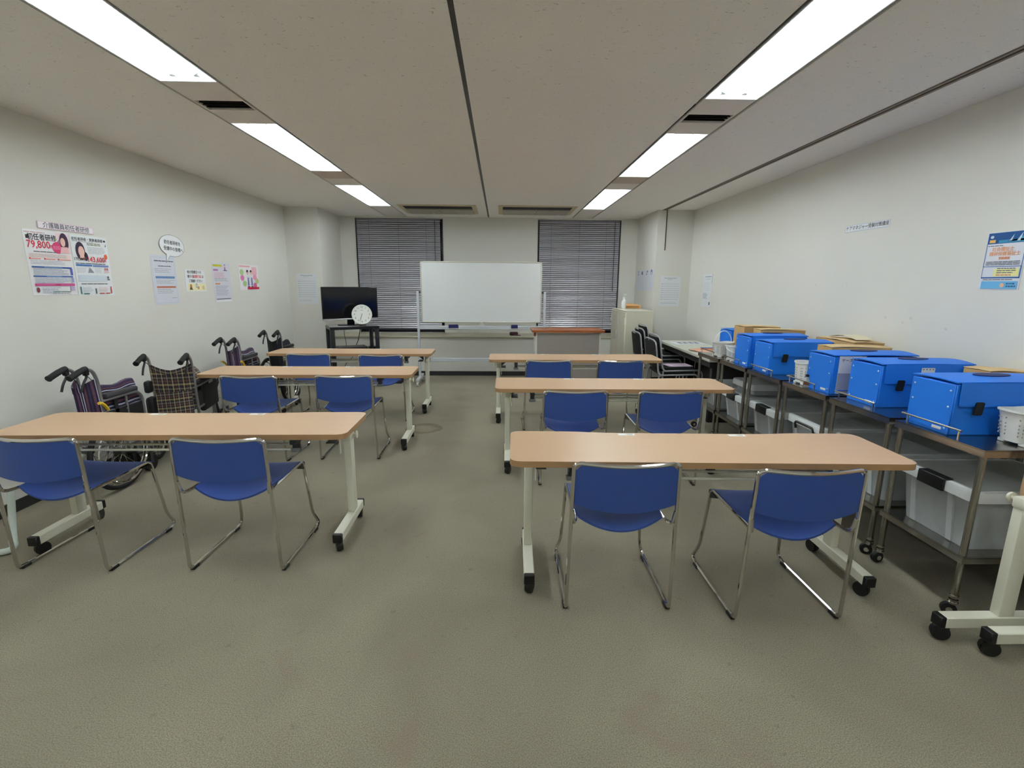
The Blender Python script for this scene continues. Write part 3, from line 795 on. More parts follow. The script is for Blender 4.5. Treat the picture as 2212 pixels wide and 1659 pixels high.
# ------------------------------------------------------------ clear storage boxes on the lower shelves
M_CLEAR = clear_mat('frosted_clear_plastic', (238, 241, 243), .40, .22)
M_LID = clear_mat('white_translucent_lid', (238, 240, 240), .86, .3)
def storage_box(lab, x, y, z, lx, ly, h, latch='latch'):
    t = thing('storage_box', lab, 'storage box', (x, y, z), 0, 'clear storage boxes on the cart shelves')
    tp = .03
    def ring(k): return fill2([(tp * (1 - k), tp * (1 - k) * .8), (lx - tp * (1 - k), tp * (1 - k) * .8), (lx - tp * (1 - k), ly - tp * (1 - k) * .8), (tp * (1 - k), ly - tp * (1 - k) * .8)], .035, 4)
    a, b = ring(0), ring(1); n = len(a); g = G()
    ai = [(p[0] * .985 + lx * .0075, p[1] * .985 + ly * .0075) for p in a]; bi = [(p[0] * .985 + lx * .0075, p[1] * .985 + ly * .0075) for p in b]
    vs = [(p[0], p[1], 0) for p in a] + [(p[0], p[1], h) for p in b] + [(p[0], p[1], h) for p in bi] + [(p[0], p[1], .005) for p in ai]
    fs = [tuple(range(n - 1, -1, -1)), tuple(range(3 * n, 4 * n))]
    for q in range(3):
        for k in range(n): fs.append((q * n + k, q * n + (k + 1) % n, (q + 1) * n + (k + 1) % n, (q + 1) * n + k))
    g.add(vs, fs); g.build('body', M_CLEAR, t, angle=30)
    for yy in (ly * .27, ly * .78):
        g = G(); g.add([(tp - .008, yy - .014, .004), (tp - .008, yy + .014, .004), (-.008, yy + .014, h - .03), (-.008, yy - .014, h - .03), (tp + .004, yy - .014, .004), (tp + .004, yy + .014, .004), (.004, yy + .014, h - .03), (.004, yy - .014, h - .03)],
                       [(0, 3, 2, 1), (4, 5, 6, 7), (0, 1, 5, 4), (1, 2, 6, 5), (2, 3, 7, 6), (3, 0, 4, 7)]); g.build('rib', clear_mat('frosted_rib', (232, 236, 238), .6, .3), t, smooth=False)
    g = G(); o_ = fill2([(-.018, -.018), (lx + .018, -.018), (lx + .018, ly + .018), (-.018, ly + .018)], .045, 4); i_ = fill2([(.012, .012), (lx - .012, .012), (lx - .012, ly - .012), (.012, ly - .012)], .03, 4); m_ = len(o_)
    lv = [(o_, h - .03), (o_, h + .006), ([(a_ * .985 + lx * .0075, b_ * .985 + ly * .0075) for a_, b_ in o_], h + .017), (i_, h + .018), (i_, h - .012)]
    g.add([(a_, b_, z_) for q_, z_ in lv for a_, b_ in q_], [(j * m_ + k, j * m_ + (k + 1) % m_, (j + 1) % 5 * m_ + (k + 1) % m_, (j + 1) % 5 * m_ + k) for j in range(5) for k in range(m_)]); ld = g.build('lid_rim', M_LID, t, angle=40)
    g = G(); g.rbox((lx / 2, ly / 2, h + .016), (lx - .01, ly - .01, .006), .003); g.build('lid_panel', clear_mat('frosted_lid_panel', (225, 228, 226), .55, .3), ld)
    if latch == 'latch':
        g = G(); g.rbox((-.024, ly / 2, h - .008), (.016, .14, .056), .005, 2); g.rbox((-.006, ly / 2, h + .021), (.05, .14, .010), .003); g.build('latch', M_BLACK, t)
    elif latch == 'handle':
        g = G(); g.tube(fillet([(-.012, ly * .25, h - .06), (-.022, ly * .25, h - .01), (-.022, ly * .75, h - .01), (-.012, ly * .75, h - .06)], .03), .008, 8); g.build('handle', M_BLACK, t)
    return t
sh = .2955
storage_box('clear storage box with black latch on the shelf of the nearest cart', CX + .05, cy[0] + .045, sh, .58, .40, .27)
storage_box('clear storage box with black latch on the shelf of the second cart', CX + .06, cy[1] + .045, sh, .58, .40, .26)
storage_box('clear storage box with arched black handle on the shelf of the third cart', CX + .06, cy[2] + .035, sh, .58, .40, .25, 'handle')
storage_box('clear storage box with black latch on the shelf of the fourth cart', CX + .04, cy[3] + .04, sh, .58, .40, .22)
storage_box('clear storage box with black latch on the shelf of the fifth cart', CX + .04, cy[4] + .05, sh, .58, .38, .21)
storage_box('clear storage box with black latch on the shelf of the farthest cart', CX + .05, cy[5] + .045, sh, .56, .38, .20)
storage_box('flat clear storage box stacked on the box of the fifth cart', CX + .12, cy[4] + .07, sh + .2395, .48, .34, .08, 'plain')

# ------------------------------------------------------------ blue corrugated plastic boxes
M_BB = mat('blue_corrugated_plastic', (18, 120, 232), .5, var=.04, scale=90, bump=.02, bscale=300)
M_RIVET = mat('rivet_clear', (170, 200, 235), .25)
def blue_box(lab, x, y, lx=.50, ly=.255, h=.25, z=CZ + .0005, paper=False, flap=True, rz=0.0, tag_x=None):
    t = thing('blue_plastic_box', lab, 'box', (x, y, z), rz, 'blue plastic boxes on the carts')
    g = G(); g.rbox((lx / 2, ly / 2, (h - .012) / 2), (lx, ly, h - .012), .004); g.build('body', M_BB, t)
    # end panel (faces the aisle), riveted on
    g = G(); g.rbox((-.003, ly / 2, (h - .016) / 2), (.006, ly - .006, h - .016), .002); ep = g.build('end_panel', M_BB, t)
    g = G()
    for yy in (.022, ly - .022):
        for zz in (.03, h * .52, h - .045): g.lathe([(.0055, 0), (.005, .002), (.002, .0035)], (0, 0, 0), 8); n = 24; b = len(g.v) - n; g.v[b:] = [(-.006 - p[2], yy + p[0], zz + p[1]) for p in g.v[b:]]
    g.build('rivet', M_RIVET, ep)
    g = G(); g.rbox((-.0065, .062, .022), (.002, .05, .014), .001); g.build('tag', M_WHITE, ep)
    # lid bowing up a little, with a flap over the near side
    g = G(); g.sheet(lambda u, v: (-.004 + u * (lx + .008), -.004 + v * (ly + .006), h - .004 + .012 * math.sin(PI * v) * (.4 + .6 * u) + .003 * math.sin(PI * u)), 12, 8, .005); ld = g.build('lid', M_BB, t, angle=50)
    # handle opening seen from above: dark disc on the lid, shade painted in
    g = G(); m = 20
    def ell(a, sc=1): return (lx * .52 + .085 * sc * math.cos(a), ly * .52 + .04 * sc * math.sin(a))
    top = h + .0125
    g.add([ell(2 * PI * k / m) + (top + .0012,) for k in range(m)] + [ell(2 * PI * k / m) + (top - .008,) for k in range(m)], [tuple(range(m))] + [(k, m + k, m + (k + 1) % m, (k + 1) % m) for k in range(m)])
    g.build('handle_opening_shade', mat('deep_blue_shadow', (10, 34, 96), .6), ld, smooth=False)
    if flap:
        fp = fill2([(.012, h - .112), (lx - .012, h - .112), (lx - .012, h - .004), (.012, h - .004)], [.012, .012, .002, .002], 3)
        g = G(); g.prism(fp, -.004, .002)
        g.v = [(p[0], -.007 + p[2] * .5 - (.004 if p[1] < h - .05 else 0), p[1]) for p in g.v]
        g.build('flap', M_BB, t, smooth=False)
        cl = fill2([(.078, h - .15), (.118, h - .15), (.124, h - .09), (.086, h - .09)], .008, 3)
        g = G(); g.prism(cl, 0, .008); g.v = [(p[0], -.0205 + p[2], p[1]) for p in g.v]; g.build('clasp', M_BLACK, t, smooth=False)
    if tag_x:
        g = G(); g.box((tag_x, -.0165, .21), (.075, .002, .04)); pt = g.build('paper_tag', mat('paper_tag_white', (236, 236, 234), .6), t, smooth=False)
        g = G()
        for k in range(4): g.box((tag_x - .028 + k * .018, -.018, .222), (.006, .0008, .005))
        g.build('handwriting', mat('ink_grey', (70, 70, 80), .6), pt, smooth=False)['kind'] = 'stuff'
    if paper:
        g = G(); g.box((.115, -.0045, .125), (.17, .002, .235)); g.build('paper_sleeve', mat('paper_sleeve', (214, 214, 224), .3), t, smooth=False)
        g = G(); g.box((.115, -.0075, .07), (.17, .003, .13)); g.build('sleeve_pocket', clear_mat('sleeve_film', (190, 194, 220), .5, .15), t, smooth=False)
        v, f = text_mesh('ケース●あし', .024, .0006)
        g = G(); g.add([(.115 + a, -.0062, .215 + b) for a, b, c in v], f); g.build('lettering', mat('ink_grey', (70, 70, 80), .6), t, smooth=False)
    return t
blue_box('blue plastic box with black clasp on the nearest cart', 2.065, 2.115, .53, .24)
blue_box('blue plastic box with black clasp on the second cart', 2.125, 2.632, .52, .24, tag_x=.245)
blue_box('blue plastic box with a paper sleeve on the third cart', 2.085, 2.975, .53, .245, paper=True, flap=False)
blue_box('blue plastic box with black clasp on the fourth cart', 2.065, 3.655, .47, .238)
blue_box('blue plastic box mostly hidden on the fifth cart behind another blue box', 2.085, 4.02, .48, .24, .262)
blue_box('small blue plastic box behind the far basket on the farthest cart', 2.235, 4.69, .42, .228, .25)

# ------------------------------------------------------------ white baskets
def basket(lab, x, y, rz, wx=.20, wy=.15, h=.135, handle='up', z=CZ + .0005):
    t = thing('white_basket', lab, 'basket', (x, y, z), rz, 'white plastic baskets on the carts')
    m = 28
    def ring(k, zz, sc=1.0):
        out = []
        for i in range(m):
            a = 2 * PI * i / m; c, s_ = math.cos(a), math.sin(a); e = .62
            out.append((math.copysign(abs(c) ** e, c) * wx / 2 * k * sc, math.copysign(abs(s_) ** e, s_) * wy / 2 * k * sc, zz + (.008 * abs(c) if zz > .1 else 0)))
        return out
    prof = [(.78, .012), (.84, .05), (.92, h * .75), (.97, h - .012), (1.04, h - .008), (1.04, h), (.97, h), (.95, h - .01), (.82, .05), (.75, .02)]
    g = G(); vs = []
    for k, zz in prof: vs += ring(k, zz)
    n = len(prof); fs = [tuple(range(m - 1, -1, -1)), tuple(range((n - 1) * m, n * m))]
    for q in range(n - 1):
        for k in range(m): fs.append((q * m + k, q * m + (k + 1) % m, (q + 1) * m + (k + 1) % m, (q + 1) * m + k))
    g.add(vs, fs); bd = g.build('body', M_WHITE, t, angle=40)
    for sx in (-1, 1):
        for sy in (-1, 1):
            g = G(); g.rbox((sx * wx * .28, sy * wy * .26, .008), (.03, .03, .016), .003); g.build('foot', M_WHITE, t)
    # rows of drain holes
    g = G()
    for row in range(5):
        zz = h * (.30 + .11 * row); kk = .84 + .13 * (zz / h)
        pts = ring(kk, zz, 1.0)
        for i in range(m):
            if i % 7 in (0, 3): continue
            p, q = Vector(pts[i]), Vector(pts[(i + 1) % m]); c = (p + q) / 2; d = (q - p).normalized(); nn = d.cross(Vector((0, 0, 1))).normalized()
            c = c + nn * .0022; a = d * .0016; b = Vector((0, 0, .0032))
            g.add([c - a - b, c + a - b, c + a + b, c - a + b, c - a - b - nn * .003, c + a - b - nn * .003, c + a + b - nn * .003, c - a + b - nn * .003], [(0, 1, 2, 3), (0, 4, 5, 1), (1, 5, 6, 2), (2, 6, 7, 3), (3, 7, 4, 0)])
    g.build('drain_holes', mat('hole_grey', (158, 160, 162), .7), bd, smooth=False)['kind'] = 'stuff'
    if handle:
        g = G()
        if handle == 'up':
            pts = [(-wx * .5, 0, h - .01)] + [(-math.cos(a) * wx * .5, 0, h - .01 + math.sin(a) * .12) for a in [PI * k / 12 for k in range(1, 12)]] + [(wx * .5, 0, h - .01)]
        else:
            sg = -1; pts = [(-wx * .5, 0, h - .01)] + [(-math.cos(a) * wx * .56, sg * math.sin(a) * wy * .64, h - .01 - math.sin(a) * .05) for a in [PI * k / 12 for k in range(1, 12)]] + [(wx * .5, 0, h - .01)]
        g.tube(pts, .004, 6); g.build('handle', M_WHITE, t)
    return t
basket('white perforated basket on the nearest cart, at the right picture edge', 2.31, 2.00, .08, .23, .16, .145, None)
basket('white perforated basket squeezed beside the paper-sleeved blue box', 2.125, 3.306, 1.54, .15, .12, .15, 'down')
basket('white basket with lowered handle on the fifth cart', 2.135, 4.35, .05, .185, .13, .135, 'down')
basket('white basket with raised handle on the farthest cart', 2.135, 4.63, .2, .185, .15, .135, 'up')
t = thing('pump_bottle', 'small clear bottle with brown label before the squeezed basket', 'bottle', (2.075, 3.20, CZ + .0005))
g = G(); g.lathe([(.018, 0), (.02, .004), (.02, .05), (.011, .062), (.009, .07)], n=14); g.build('bottle_body', clear_mat('clear_bottle', (220, 214, 210), .5, .1), t)
g = G(); g.cyl((0, 0, .015), (0, 0, .04), .0206, 14); g.build('brown_label', mat('label_brown', (120, 70, 50), .5), t)
g = G(); g.cyl((0, 0, .07), (0, 0, .085), .011, 12); g.build('cap', M_BLACK, t)

# ------------------------------------------------------------ cardboard boxes
M_CARD = mat('cardboard', (196, 158, 106), .85, var=.08, scale=12, bump=.03, bscale=150)
M_CARDL = mat('cardboard_light', (216, 184, 138), .85, var=.06, scale=12)
def carton(lab, x, y, lx, ly, h, open_tilt=.08, rz=0.0, label_side=True, paper=False):
    t = thing('cardboard_box', lab, 'box', (x, y, CZ + .0005), rz, 'cardboard boxes on the carts')
    g = G(); g.rbox((lx / 2, ly / 2, h / 2), (lx, ly, h), .003); g.build('body', M_CARD, t)
    for k, (y0, y1, hy) in enumerate(((0, ly / 2 - .002, 0), (ly / 2 + .002, ly, 1))):
        lift = open_tilt * (1 if k == 0 else .6)
        def fl(u, v, y0=y0, y1=y1, k=k, lift=lift):
            yy = y0 + (y1 - y0) * v; w = v if k == 0 else 1 - v
            return (u * lx, yy, h + .0035 + lift * .1 * w + .004 * math.sin(u * 5))
        g = G(); g.sheet(fl, 6, 4, .004); g.build('flap', M_CARDL, t)
    if label_side:
        g = G(); g.box((-.0012, ly * .45, h * .62), (.002, min(.07, ly * .5), .055)); a = g.build('printed_label', mat('label_navy', (52, 58, 76), .5), t, smooth=False)
        g = G(); g.box((lx * .42, -.0012, h * .70), (.07, .002, .03)); g.build('hand_hole', M_DARKV, t, smooth=False)
    if paper:
        g = G(); g.sheet(lambda u, v: (lx * .2 + u * lx * .6, ly * .1 + v * ly * .7, h + .02 + .02 * math.sin(PI * v)), 6, 6, .002); g.build('paper', mat('paper_cream', (232, 220, 190), .7), t)
    return t
CB = [
    ('cardboard box with a loose flap right behind the paper-sleeved blue box', 2.235, 3.232, .42, .15, .262, .06, False, False),
    ('cardboard box with rumpled cream paper on top against the right wall', 2.545, 3.455, .23, .43, .268, .08, True, True),
    ('long cardboard box against the wall behind two blue boxes', 2.30, 4.272, .40, .135, .285, .05, True, False),
    ('tall cardboard box with navy label beside the small blue box', 2.25, 4.475, .34, .195, .295, .05, True, False),
    ('cardboard box on the nearest cart behind the blue box at the right edge', 2.56, 2.46, .22, .15, .235, .04, True, False),
]
for lab, x, y, lx, ly, h, o, ls, pp in CB: carton(lab, x, y, lx, ly, h, o, 0, ls, pp)

# ------------------------------------------------------------ whiteboard on a mobile stand
M_ALU = mat('pale_aluminium', (214, 218, 224), .4, .25)
t = thing('whiteboard', 'white mobile whiteboard on a wheeled stand before the back wall', 'whiteboard', (-.275, 7.2, 0))
hw = .872
g = G(); g.rbox((0, 0, 1.337), (2 * hw - .03, .018, .84), .002); g.build('board', mat('whiteboard_enamel', (244, 247, 248), .22, var=.01), t)
for a in ((0, -.002, 1.763, 2 * hw, .026, .016), (0, -.002, .911, 2 * hw, .026, .016)):
    g = G(); g.rbox(a[:3], a[3:], .004); g.build('frame_edge', mat('board_frame', (212, 208, 192), .45), t)
for s in (-1, 1):
    g = G(); g.rbox((s * (hw - .008), -.002, 1.337), (.016, .026, .868), .004); g.build('frame_edge', mat('board_frame', (212, 208, 192), .45), t)
    g = G(); g.rbox((s * .918, 0, .71), (.034, .034, 1.29), .004); p = g.build('post', M_ALU, t)
    g = G(); g.cyl((s * .905, 0, 1.337), (s * .86, 0, 1.337), .014, 10); g.build('pivot', M_DGREY, p)
    g = G(); g.rbox((s * .918, 0, .085), (.045, .52, .04), .006); ft = g.build('foot', M_ALU, t)
    for y in (-.23, .23):
        g = G(); g.cyl((s * .918 - .014, y, .034), (s * .918 + .014, y, .034), .034, 16); w = g.build('caster', M_WHITE, t)
        g = G(); g.cyl((s * .918 - .017, y, .034), (s * .918 + .017, y, .034), .018, 12); g.cyl((s * .918, y, .04), (s * .918, y, .066), .010, 8); g.build('caster_hub', M_DGREY, w)
g = G(); g.rbox((0, -.012, .83), (1.80, .05, .052), .004); g.build('tray_rail', M_ALU, t)
g = G(); g.rbox((0, 0, .352), (1.80, .03, .054), .004); g.build('lower_rail', M_ALU, t)
g = G(); g.add([(-.05, -.03, .857), (.05, -.03, .857), (.02, -.03, .895), (-.02, -.03, .895), (-.05, 0, .857), (.05, 0, .857), (.02, 0, .895), (-.02, 0, .895)], [(0, 1, 2, 3), (7, 6, 5, 4), (0, 4, 5, 1), (1, 5, 6, 2), (2, 6, 7, 3), (3, 7, 4, 0)]); g.cyl((0, -.034, .90), (0, 0, .90), .014, 12); g.build('board_latch', M_WHITE, t)
M_NAVY = mat('navy_felt', (24, 28, 92), .6)
for x, w, lab in ((-.68, .14, 'wide navy eraser on the left of the whiteboard tray'), (.205, .096, 'small navy eraser on the right of the whiteboard tray')):
    e = thing('board_eraser', lab, 'eraser', (x, 7.143, .8155), 0, 'erasers on the whiteboard tray')
    g = G(); g.rbox((0, 0, .035), (w, .035, .055), .006, 2); g.build('grip', M_NAVY, e)
    g = G(); g.rbox((.006, .0, .006), (w + .004, .037, .012), .003); g.build('pad', mat('eraser_pad', (190, 188, 190), .8), e)
    g = G(); g.box((w / 2 + .012, 0, .02), (.012, .03, .035)); g.build('magnet', M_WHITE, e, smooth=False)
t = thing('pencil_case', 'dark red pouch lying on the back ledge under the whiteboard', 'pouch', (.22, 7.98, .6362))
g = G(); g.rbox((0, 0, .03), (.14, .07, .06), .022, 3); g.build('pouch_body', mat('maroon_cloth', (84, 46, 58), .8), t)
g = G(); g.rbox((.05, -.03, .008), (.12, .05, .014), .005); g.build('pouch_strap', mat('mauve_cloth', (120, 84, 96), .8), t)

# ------------------------------------------------------------ lectern desk
M_BROWN = wood_mat('brown_varnished_wood', (168, 96, 52), .3, .18)
t = thing('lectern_desk', 'lectern desk with brown wooden top and grey front panel', 'lectern', (.915, 6.52, 0))
g = G(); g.prism(fill2([(-.49, 0), (.49, 0), (.49, .46), (-.49, .46)], .02, 3), .828, .858); g.build('top', M_BROWN, t, smooth=False)
g = G(); g.rbox((0, .055, .415), (.845, .018, .80), .002); g.build('front_panel', mat('lectern_grey', (164, 156, 148), .55), t)
for s in (-1, 1):
    g = G(); g.rbox((s * .43, .225, .415), (.022, .36, .826), .003); g.build('side_panel', mat('lectern_side', (226, 222, 212), .5), t)
g = G(); g.rbox((-.45, .06, .80), (.03, .05, .05), .006); g.build('corner_block', mat('red_brown_wood', (140, 62, 46), .5), t)
g = G(); g.rbox((0, .24, .50), (.83, .34, .018), .002); g.build('shelf', mat('lectern_side', (226, 222, 212), .5), t)

# ------------------------------------------------------------ steel cabinet with things on it
M_CAB = mat('beige_cabinet_enamel', (222, 216, 196), .45, var=.02)
t = thing('steel_cabinet', 'beige steel cabinet beside the far right column', 'cabinet', (1.775, 6.94, 0))
g = G(); g.rbox((.20, .433, .55), (.39, .86, 1.09), .004); g.box((.20, .433, .02), (.36, .83, .04)); g.build('body', M_CAB, t)
g = G(); g.rbox((.20, .433, 1.094), (.404, .865, .012), .003); g.build('top', M_CAB, t)
for k, (a, b) in enumerate(((.008, .430), (.434, .858))):
    g = G(); g.rbox((-.002, (a + b) / 2, .565), (.014, b - a, 1.03), .003); d = g.build('door', M_CAB, t)
    g = G(); yy = b - .05 if k == 0 else a + .05
    g.rbox((-.012, yy, .72), (.010, .025, .12), .004); g.build('handle', M_ALU, d)
    g = G(); g.rbox((-.004, a + .004 if k == 0 else b - .004, .95), (.02, .012, .10), .003); g.build('hinge', M_CREAM, d)
t = thing('pump_dispenser', 'white pump bottle standing on the beige cabinet', 'bottle', (1.90, 7.60, 1.1005))
g = G(); g.lathe([(.032, 0), (.036, .005), (.036, .10), (.030, .125), (.014, .14), (.013, .15)], n=18); g.build('bottle_body', M_WHITE, t)
g = G(); g.cyl((0, 0, .15), (0, 0, .172), .016, 12); g.cyl((0, 0, .172), (0, 0, .205), .005, 8); g.rbox((.012, -.008, .213), (.045, .02, .016), .005); g.build('pump_head', M_WHITE, t)
t = thing('tan_pouch', 'tan zip pouch lying on the beige cabinet beside the white bottle', 'pouch', (2.05, 7.70, 1.1005))
g = G(); g.sheet(lambda u, v: ((u - .5) * .26, (v - .5) * .14, .026 + .025 * math.sin(PI * v) * math.sin(PI * min(1, u + .12)) ** .4), 14, 8, .05); g.build('pouch_body', mat('tan_leather', (222, 170, 112), .5), t, angle=70)
g = G(); g.box((0, -.075, .028), (.2, .004, .006)); g.build('zip', mat('zip_brown', (150, 104, 64), .5), t, smooth=False)

# ------------------------------------------------------------ television on its stand, clock
M_TVB = mat('glossy_black', (10, 10, 13), .12, spec=.5)
RT = R(27)
t = thing('tv_stand', 'black metal television stand in the far left corner', 'tv stand', (-2.09, 6.98, 0), RT)
w, d, zt = .66, .42, .875
M_TVS = mat('stand_black', (26, 25, 32), .4, .2)
g = G(); g.rbox((0, 0, zt - .004), (w - .01, d - .01, .008), .003); g.build('glass_top', mat('grey_glass', (150, 146, 150), .15), t)
g = G(); g.box((0, -d / 2 + .01, zt - .026), (w, .02, .036)); g.box((0, d / 2 - .01, zt - .026), (w, .02, .036)); g.box((-w / 2 + .01, 0, zt - .026), (.02, d - .04, .036)); g.box((w / 2 - .01, 0, zt - .026), (.02, d - .04, .036)); g.build('top_frame', M_TVS, t, smooth=False)
for sx in (-1, 1):
    for sy in (-1, 1):
        g = G(); g.rbox((sx * (w / 2 - .03), sy * (d / 2 - .025), (zt - .04) / 2 + .02), (.06 if sx < 0 else .05, .05, zt - .084), .008, 2); g.build('leg', M_TVS, t)
        g = G(); g.cyl((sx * (w / 2 - .03) - .012, sy * (d / 2 - .025), .02), (sx * (w / 2 - .03) + .012, sy * (d / 2 - .025), .02), .02, 12); g.build('caster', M_BLACK, t)
for z in (.52, .12):
    g = G(); g.rbox((0, 0, z), (w - .08, d - .04, .025), .003); g.build('shelf', M_TVS, t)
t = thing('television', 'flat black television with silver lower edge on the stand', 'television', (-2.115, 7.03, zt + .0005), R(33))
g = G(); g.rbox((0, 0, .30), (.775, .035, .455), .006, 2); g.build('casing', M_TVB, t)
g = G(); g.box((0, -.0185, .315), (.74, .002, .40)); g.build('screen', mat('screen_black', (6, 6, 9), .1), t, smooth=False)
g = G(); g.rbox((0, -.020, .083), (.775, .010, .02), .003); g.build('silver_trim', mat('silver_trim', (215, 215, 218), .25, .7), t)
g = G(); g.rbox((.0, .02, .05), (.10, .03, .09), .006); g.build('neck', M_TVB, t)
g = G(); m = 24; g.prism([(.19 * math.cos(2 * PI * k / m), .10 * math.sin(2 * PI * k / m)) for k in range(m)], 0, .012); g.build('base', M_TVB, t, smooth=False)
# wall clock leaning on a small easel in front of the screen
cx, cyy = -1.905, 6.845
e = thing('plate_easel', 'small brown easel holding up the clock', 'easel', (cx, cyy, zt + .0005), R(14))
for s in (-1, 1):
    g = G(); g.tube(fillet([(s * .04, -.045, .03), (s * .04, -.04, .006), (s * .04, .05, .006)], .012), .005, 6); g.tube([(s * .04, .0, .006), (s * .015, .045, .15)], .005, 6); g.build('support', mat('brown_wire', (92, 66, 40), .4), e)
g = G(); g.cyl((-.04, .03, .008), (.04, .03, .008), .004, 6); g.build('crossbar', mat('brown_wire', (92, 66, 40), .4), e)
t = thing('clock', 'round white clock reading half past six before the television', 'clock', (cx, cyy - .012, zt + .022), R(14))
tilt = Matrix.Translation((0, 0, .137)) @ Matrix.Rotation(R(90 - 9), 4, 'X')
def face(gm, name, m, smooth=True):
    gm.v = [tuple(tilt @ Vector(p)) for p in gm.v]; return gm.build(name, m, t, smooth)
g = G(); g.lathe([(.125, -.03), (.134, -.022), (.1355, 0), (.134, .008), (.126, .010), (.122, .002), (.001, .0015)], n=40); face(g, 'case', mat('clock_white', (244, 244, 238), .35))
g = G(); g.cyl((0, 0, .0016), (0, 0, .0022), .121, 40); face(g, 'dial', mat('dial_white', (246, 246, 240), .5), False)
g = G()
for k in range(1, 13):
    v, f = text_mesh(str(k), .032, .0002); a = PI / 2 - 2 * PI * k / 12
    g.add([(p[0] + .098 * math.cos(a), p[1] + .098 * math.sin(a), .0028) for p in v], f)
g.box((0, .058, .0027), (.03, .004, .0004))
face(g, 'numerals', mat('numeral_grey', (96, 94, 92), .6), False)
for nm, a, l, wd in (('hour_hand', PI / 2 - 2 * PI * 6.55 / 12, .062, .0058), ('minute_hand', PI / 2 - 2 * PI * 32.5 / 60, .096, .0042)):
    g = G(); c, s = math.cos(a), math.sin(a); z = .0045 if nm[0] == 'h' else .006
    q = [(-.012, -wd / 2), (l, -wd / 2), (l, wd / 2), (-.012, wd / 2)]
    g.prism([(x * c - y * s, x * s + y * c) for x, y in q], z - .0008, z); face(g, nm, M_BLACK, False)
t = thing('set_top_box', 'flat black recorder on the television stand shelf', 'recorder', (-2.10, 6.93, .533), RT)
g = G(); g.rbox((0, 0, .025), (.40, .24, .05), .005); g.build('casing', mat('recorder_black', (34, 32, 36), .35), t)
g = G(); g.box((-.12, -.121, .022), (.08, .002, .015)); g.build('display', M_TVB, t, smooth=False)
t = thing('cable_box', 'small black box beside the recorder on the stand shelf', 'recorder', (-1.835, 7.06, .533), RT)
g = G(); g.rbox((0, 0, .018), (.11, .13, .036), .005); g.build('casing', M_TVB, t)
g = G(); g.box((0, -.066, .018), (.06, .002, .008)); g.build('display', mat('recorder_black', (34, 32, 36), .35), t, smooth=False)
for k, pts, lab in ((0, [(-1.99, 7.02, .835), (-2.0, 7.0, .75), (-2.03, 7.02, .65), (-2.06, 7.02, .59)], 'black cable hanging behind the stand to the recorder'), (1, [(-2.20, 6.95, .835), (-2.19, 6.93, .72), (-2.17, 6.92, .65), (-2.17, 6.92, .59)], 'thin black cable hanging at the left of the stand'),
                    (2, [(-2.03, 6.90, .50), (-2.07, 6.87, .44), (-2.16, 6.86, .36), (-2.2, 6.88, .30), (-2.2, 6.9, .14)], 'black cable looping below the stand shelf')):
    g = G(); g.tube(fillet(pts, .06, 4), .006 if k == 0 else .004, 6); o = g.build('cable', M_BLACK); tag(o, lab, 'cable', 'cables of the television stand')

# ------------------------------------------------------------ grey desk and stacked black chairs at the far right
M_DESK = mat('desk_grey_top', (206, 206, 192), .4, var=.02)
t = thing('long_desk', 'long grey-topped desk against the right wall beyond the carts', 'desk', (2.18, 5.02, 0), R(-1.5))
g = G(); g.rbox((.275, .90, .685), (.53, 1.80, .03), .004); g.build('desktop', M_DESK, t)
g = G(); g.box((.05, .90, .637), (.03, 1.72, .065)); g.box((.50, .90, .62), (.03, 1.72, .10)); g.build('apron', mat('desk_dark', (44, 43, 42), .5), t, smooth=False)
for y in (.08, 1.72):
    g = G(); g.rbox((.28, y, .335), (.44, .05, .67), .01); g.build('leg_panel', mat('desk_dark', (44, 43, 42), .5), t)
g = G(); g.rbox((.51, .9, .33), (.02, 1.6, .4), .004); g.build('modesty_panel', mat('desk_dark2', (58, 56, 54), .5), t)
def paper_stack(name, lab, cat, x, y, z, w, d, rz, mt, group=None):
    t = thing(name, lab, cat, (x, y, z), rz, group)
    g = G(); g.box((0, 0, .002), (w, d, .004)); g.build('sheet', mt, t, smooth=False); return t
M_PAPER = mat('paper_white', (238, 238, 240), .6, var=.01)
t = paper_stack('leaflet', 'white printed leaflet lying at the far end of the long desk', 'leaflet', 2.50, 6.45, .7006, .42, .30, .05, M_PAPER)
g = G()
for k in range(4): g.box((-.10 + k * .075, .03, .0046), (.05, .11, .0008))
g.box((.0, -.09, .0046), (.28, .012, .0008)); g.build('print', mat('print_slate', (96, 96, 126), .6), t, smooth=False)
t = thing('orange_cloth', 'thin orange cloth crumpled on the long desk', 'cloth', (2.42, 5.66, .7006), .3)
g = G(); g.sheet(lambda u, v: ((u - .5) * .30, (v - .5) * (.26 + .08 * math.sin(u * 7)), .012 + .010 * math.sin(u * 9) * math.sin(v * 11)), 14, 14, .006); g.build('cloth', mat('salmon_cloth', (232, 178, 150), .8), t, angle=70)
g = G(); g.tube([(-.12, -.05, .03), (-.04, -.02, .034), (.05, -.04, .032), (.12, .02, .03)], .006, 6); g.build('cuff', mat('orange_band', (224, 128, 86), .7), t)

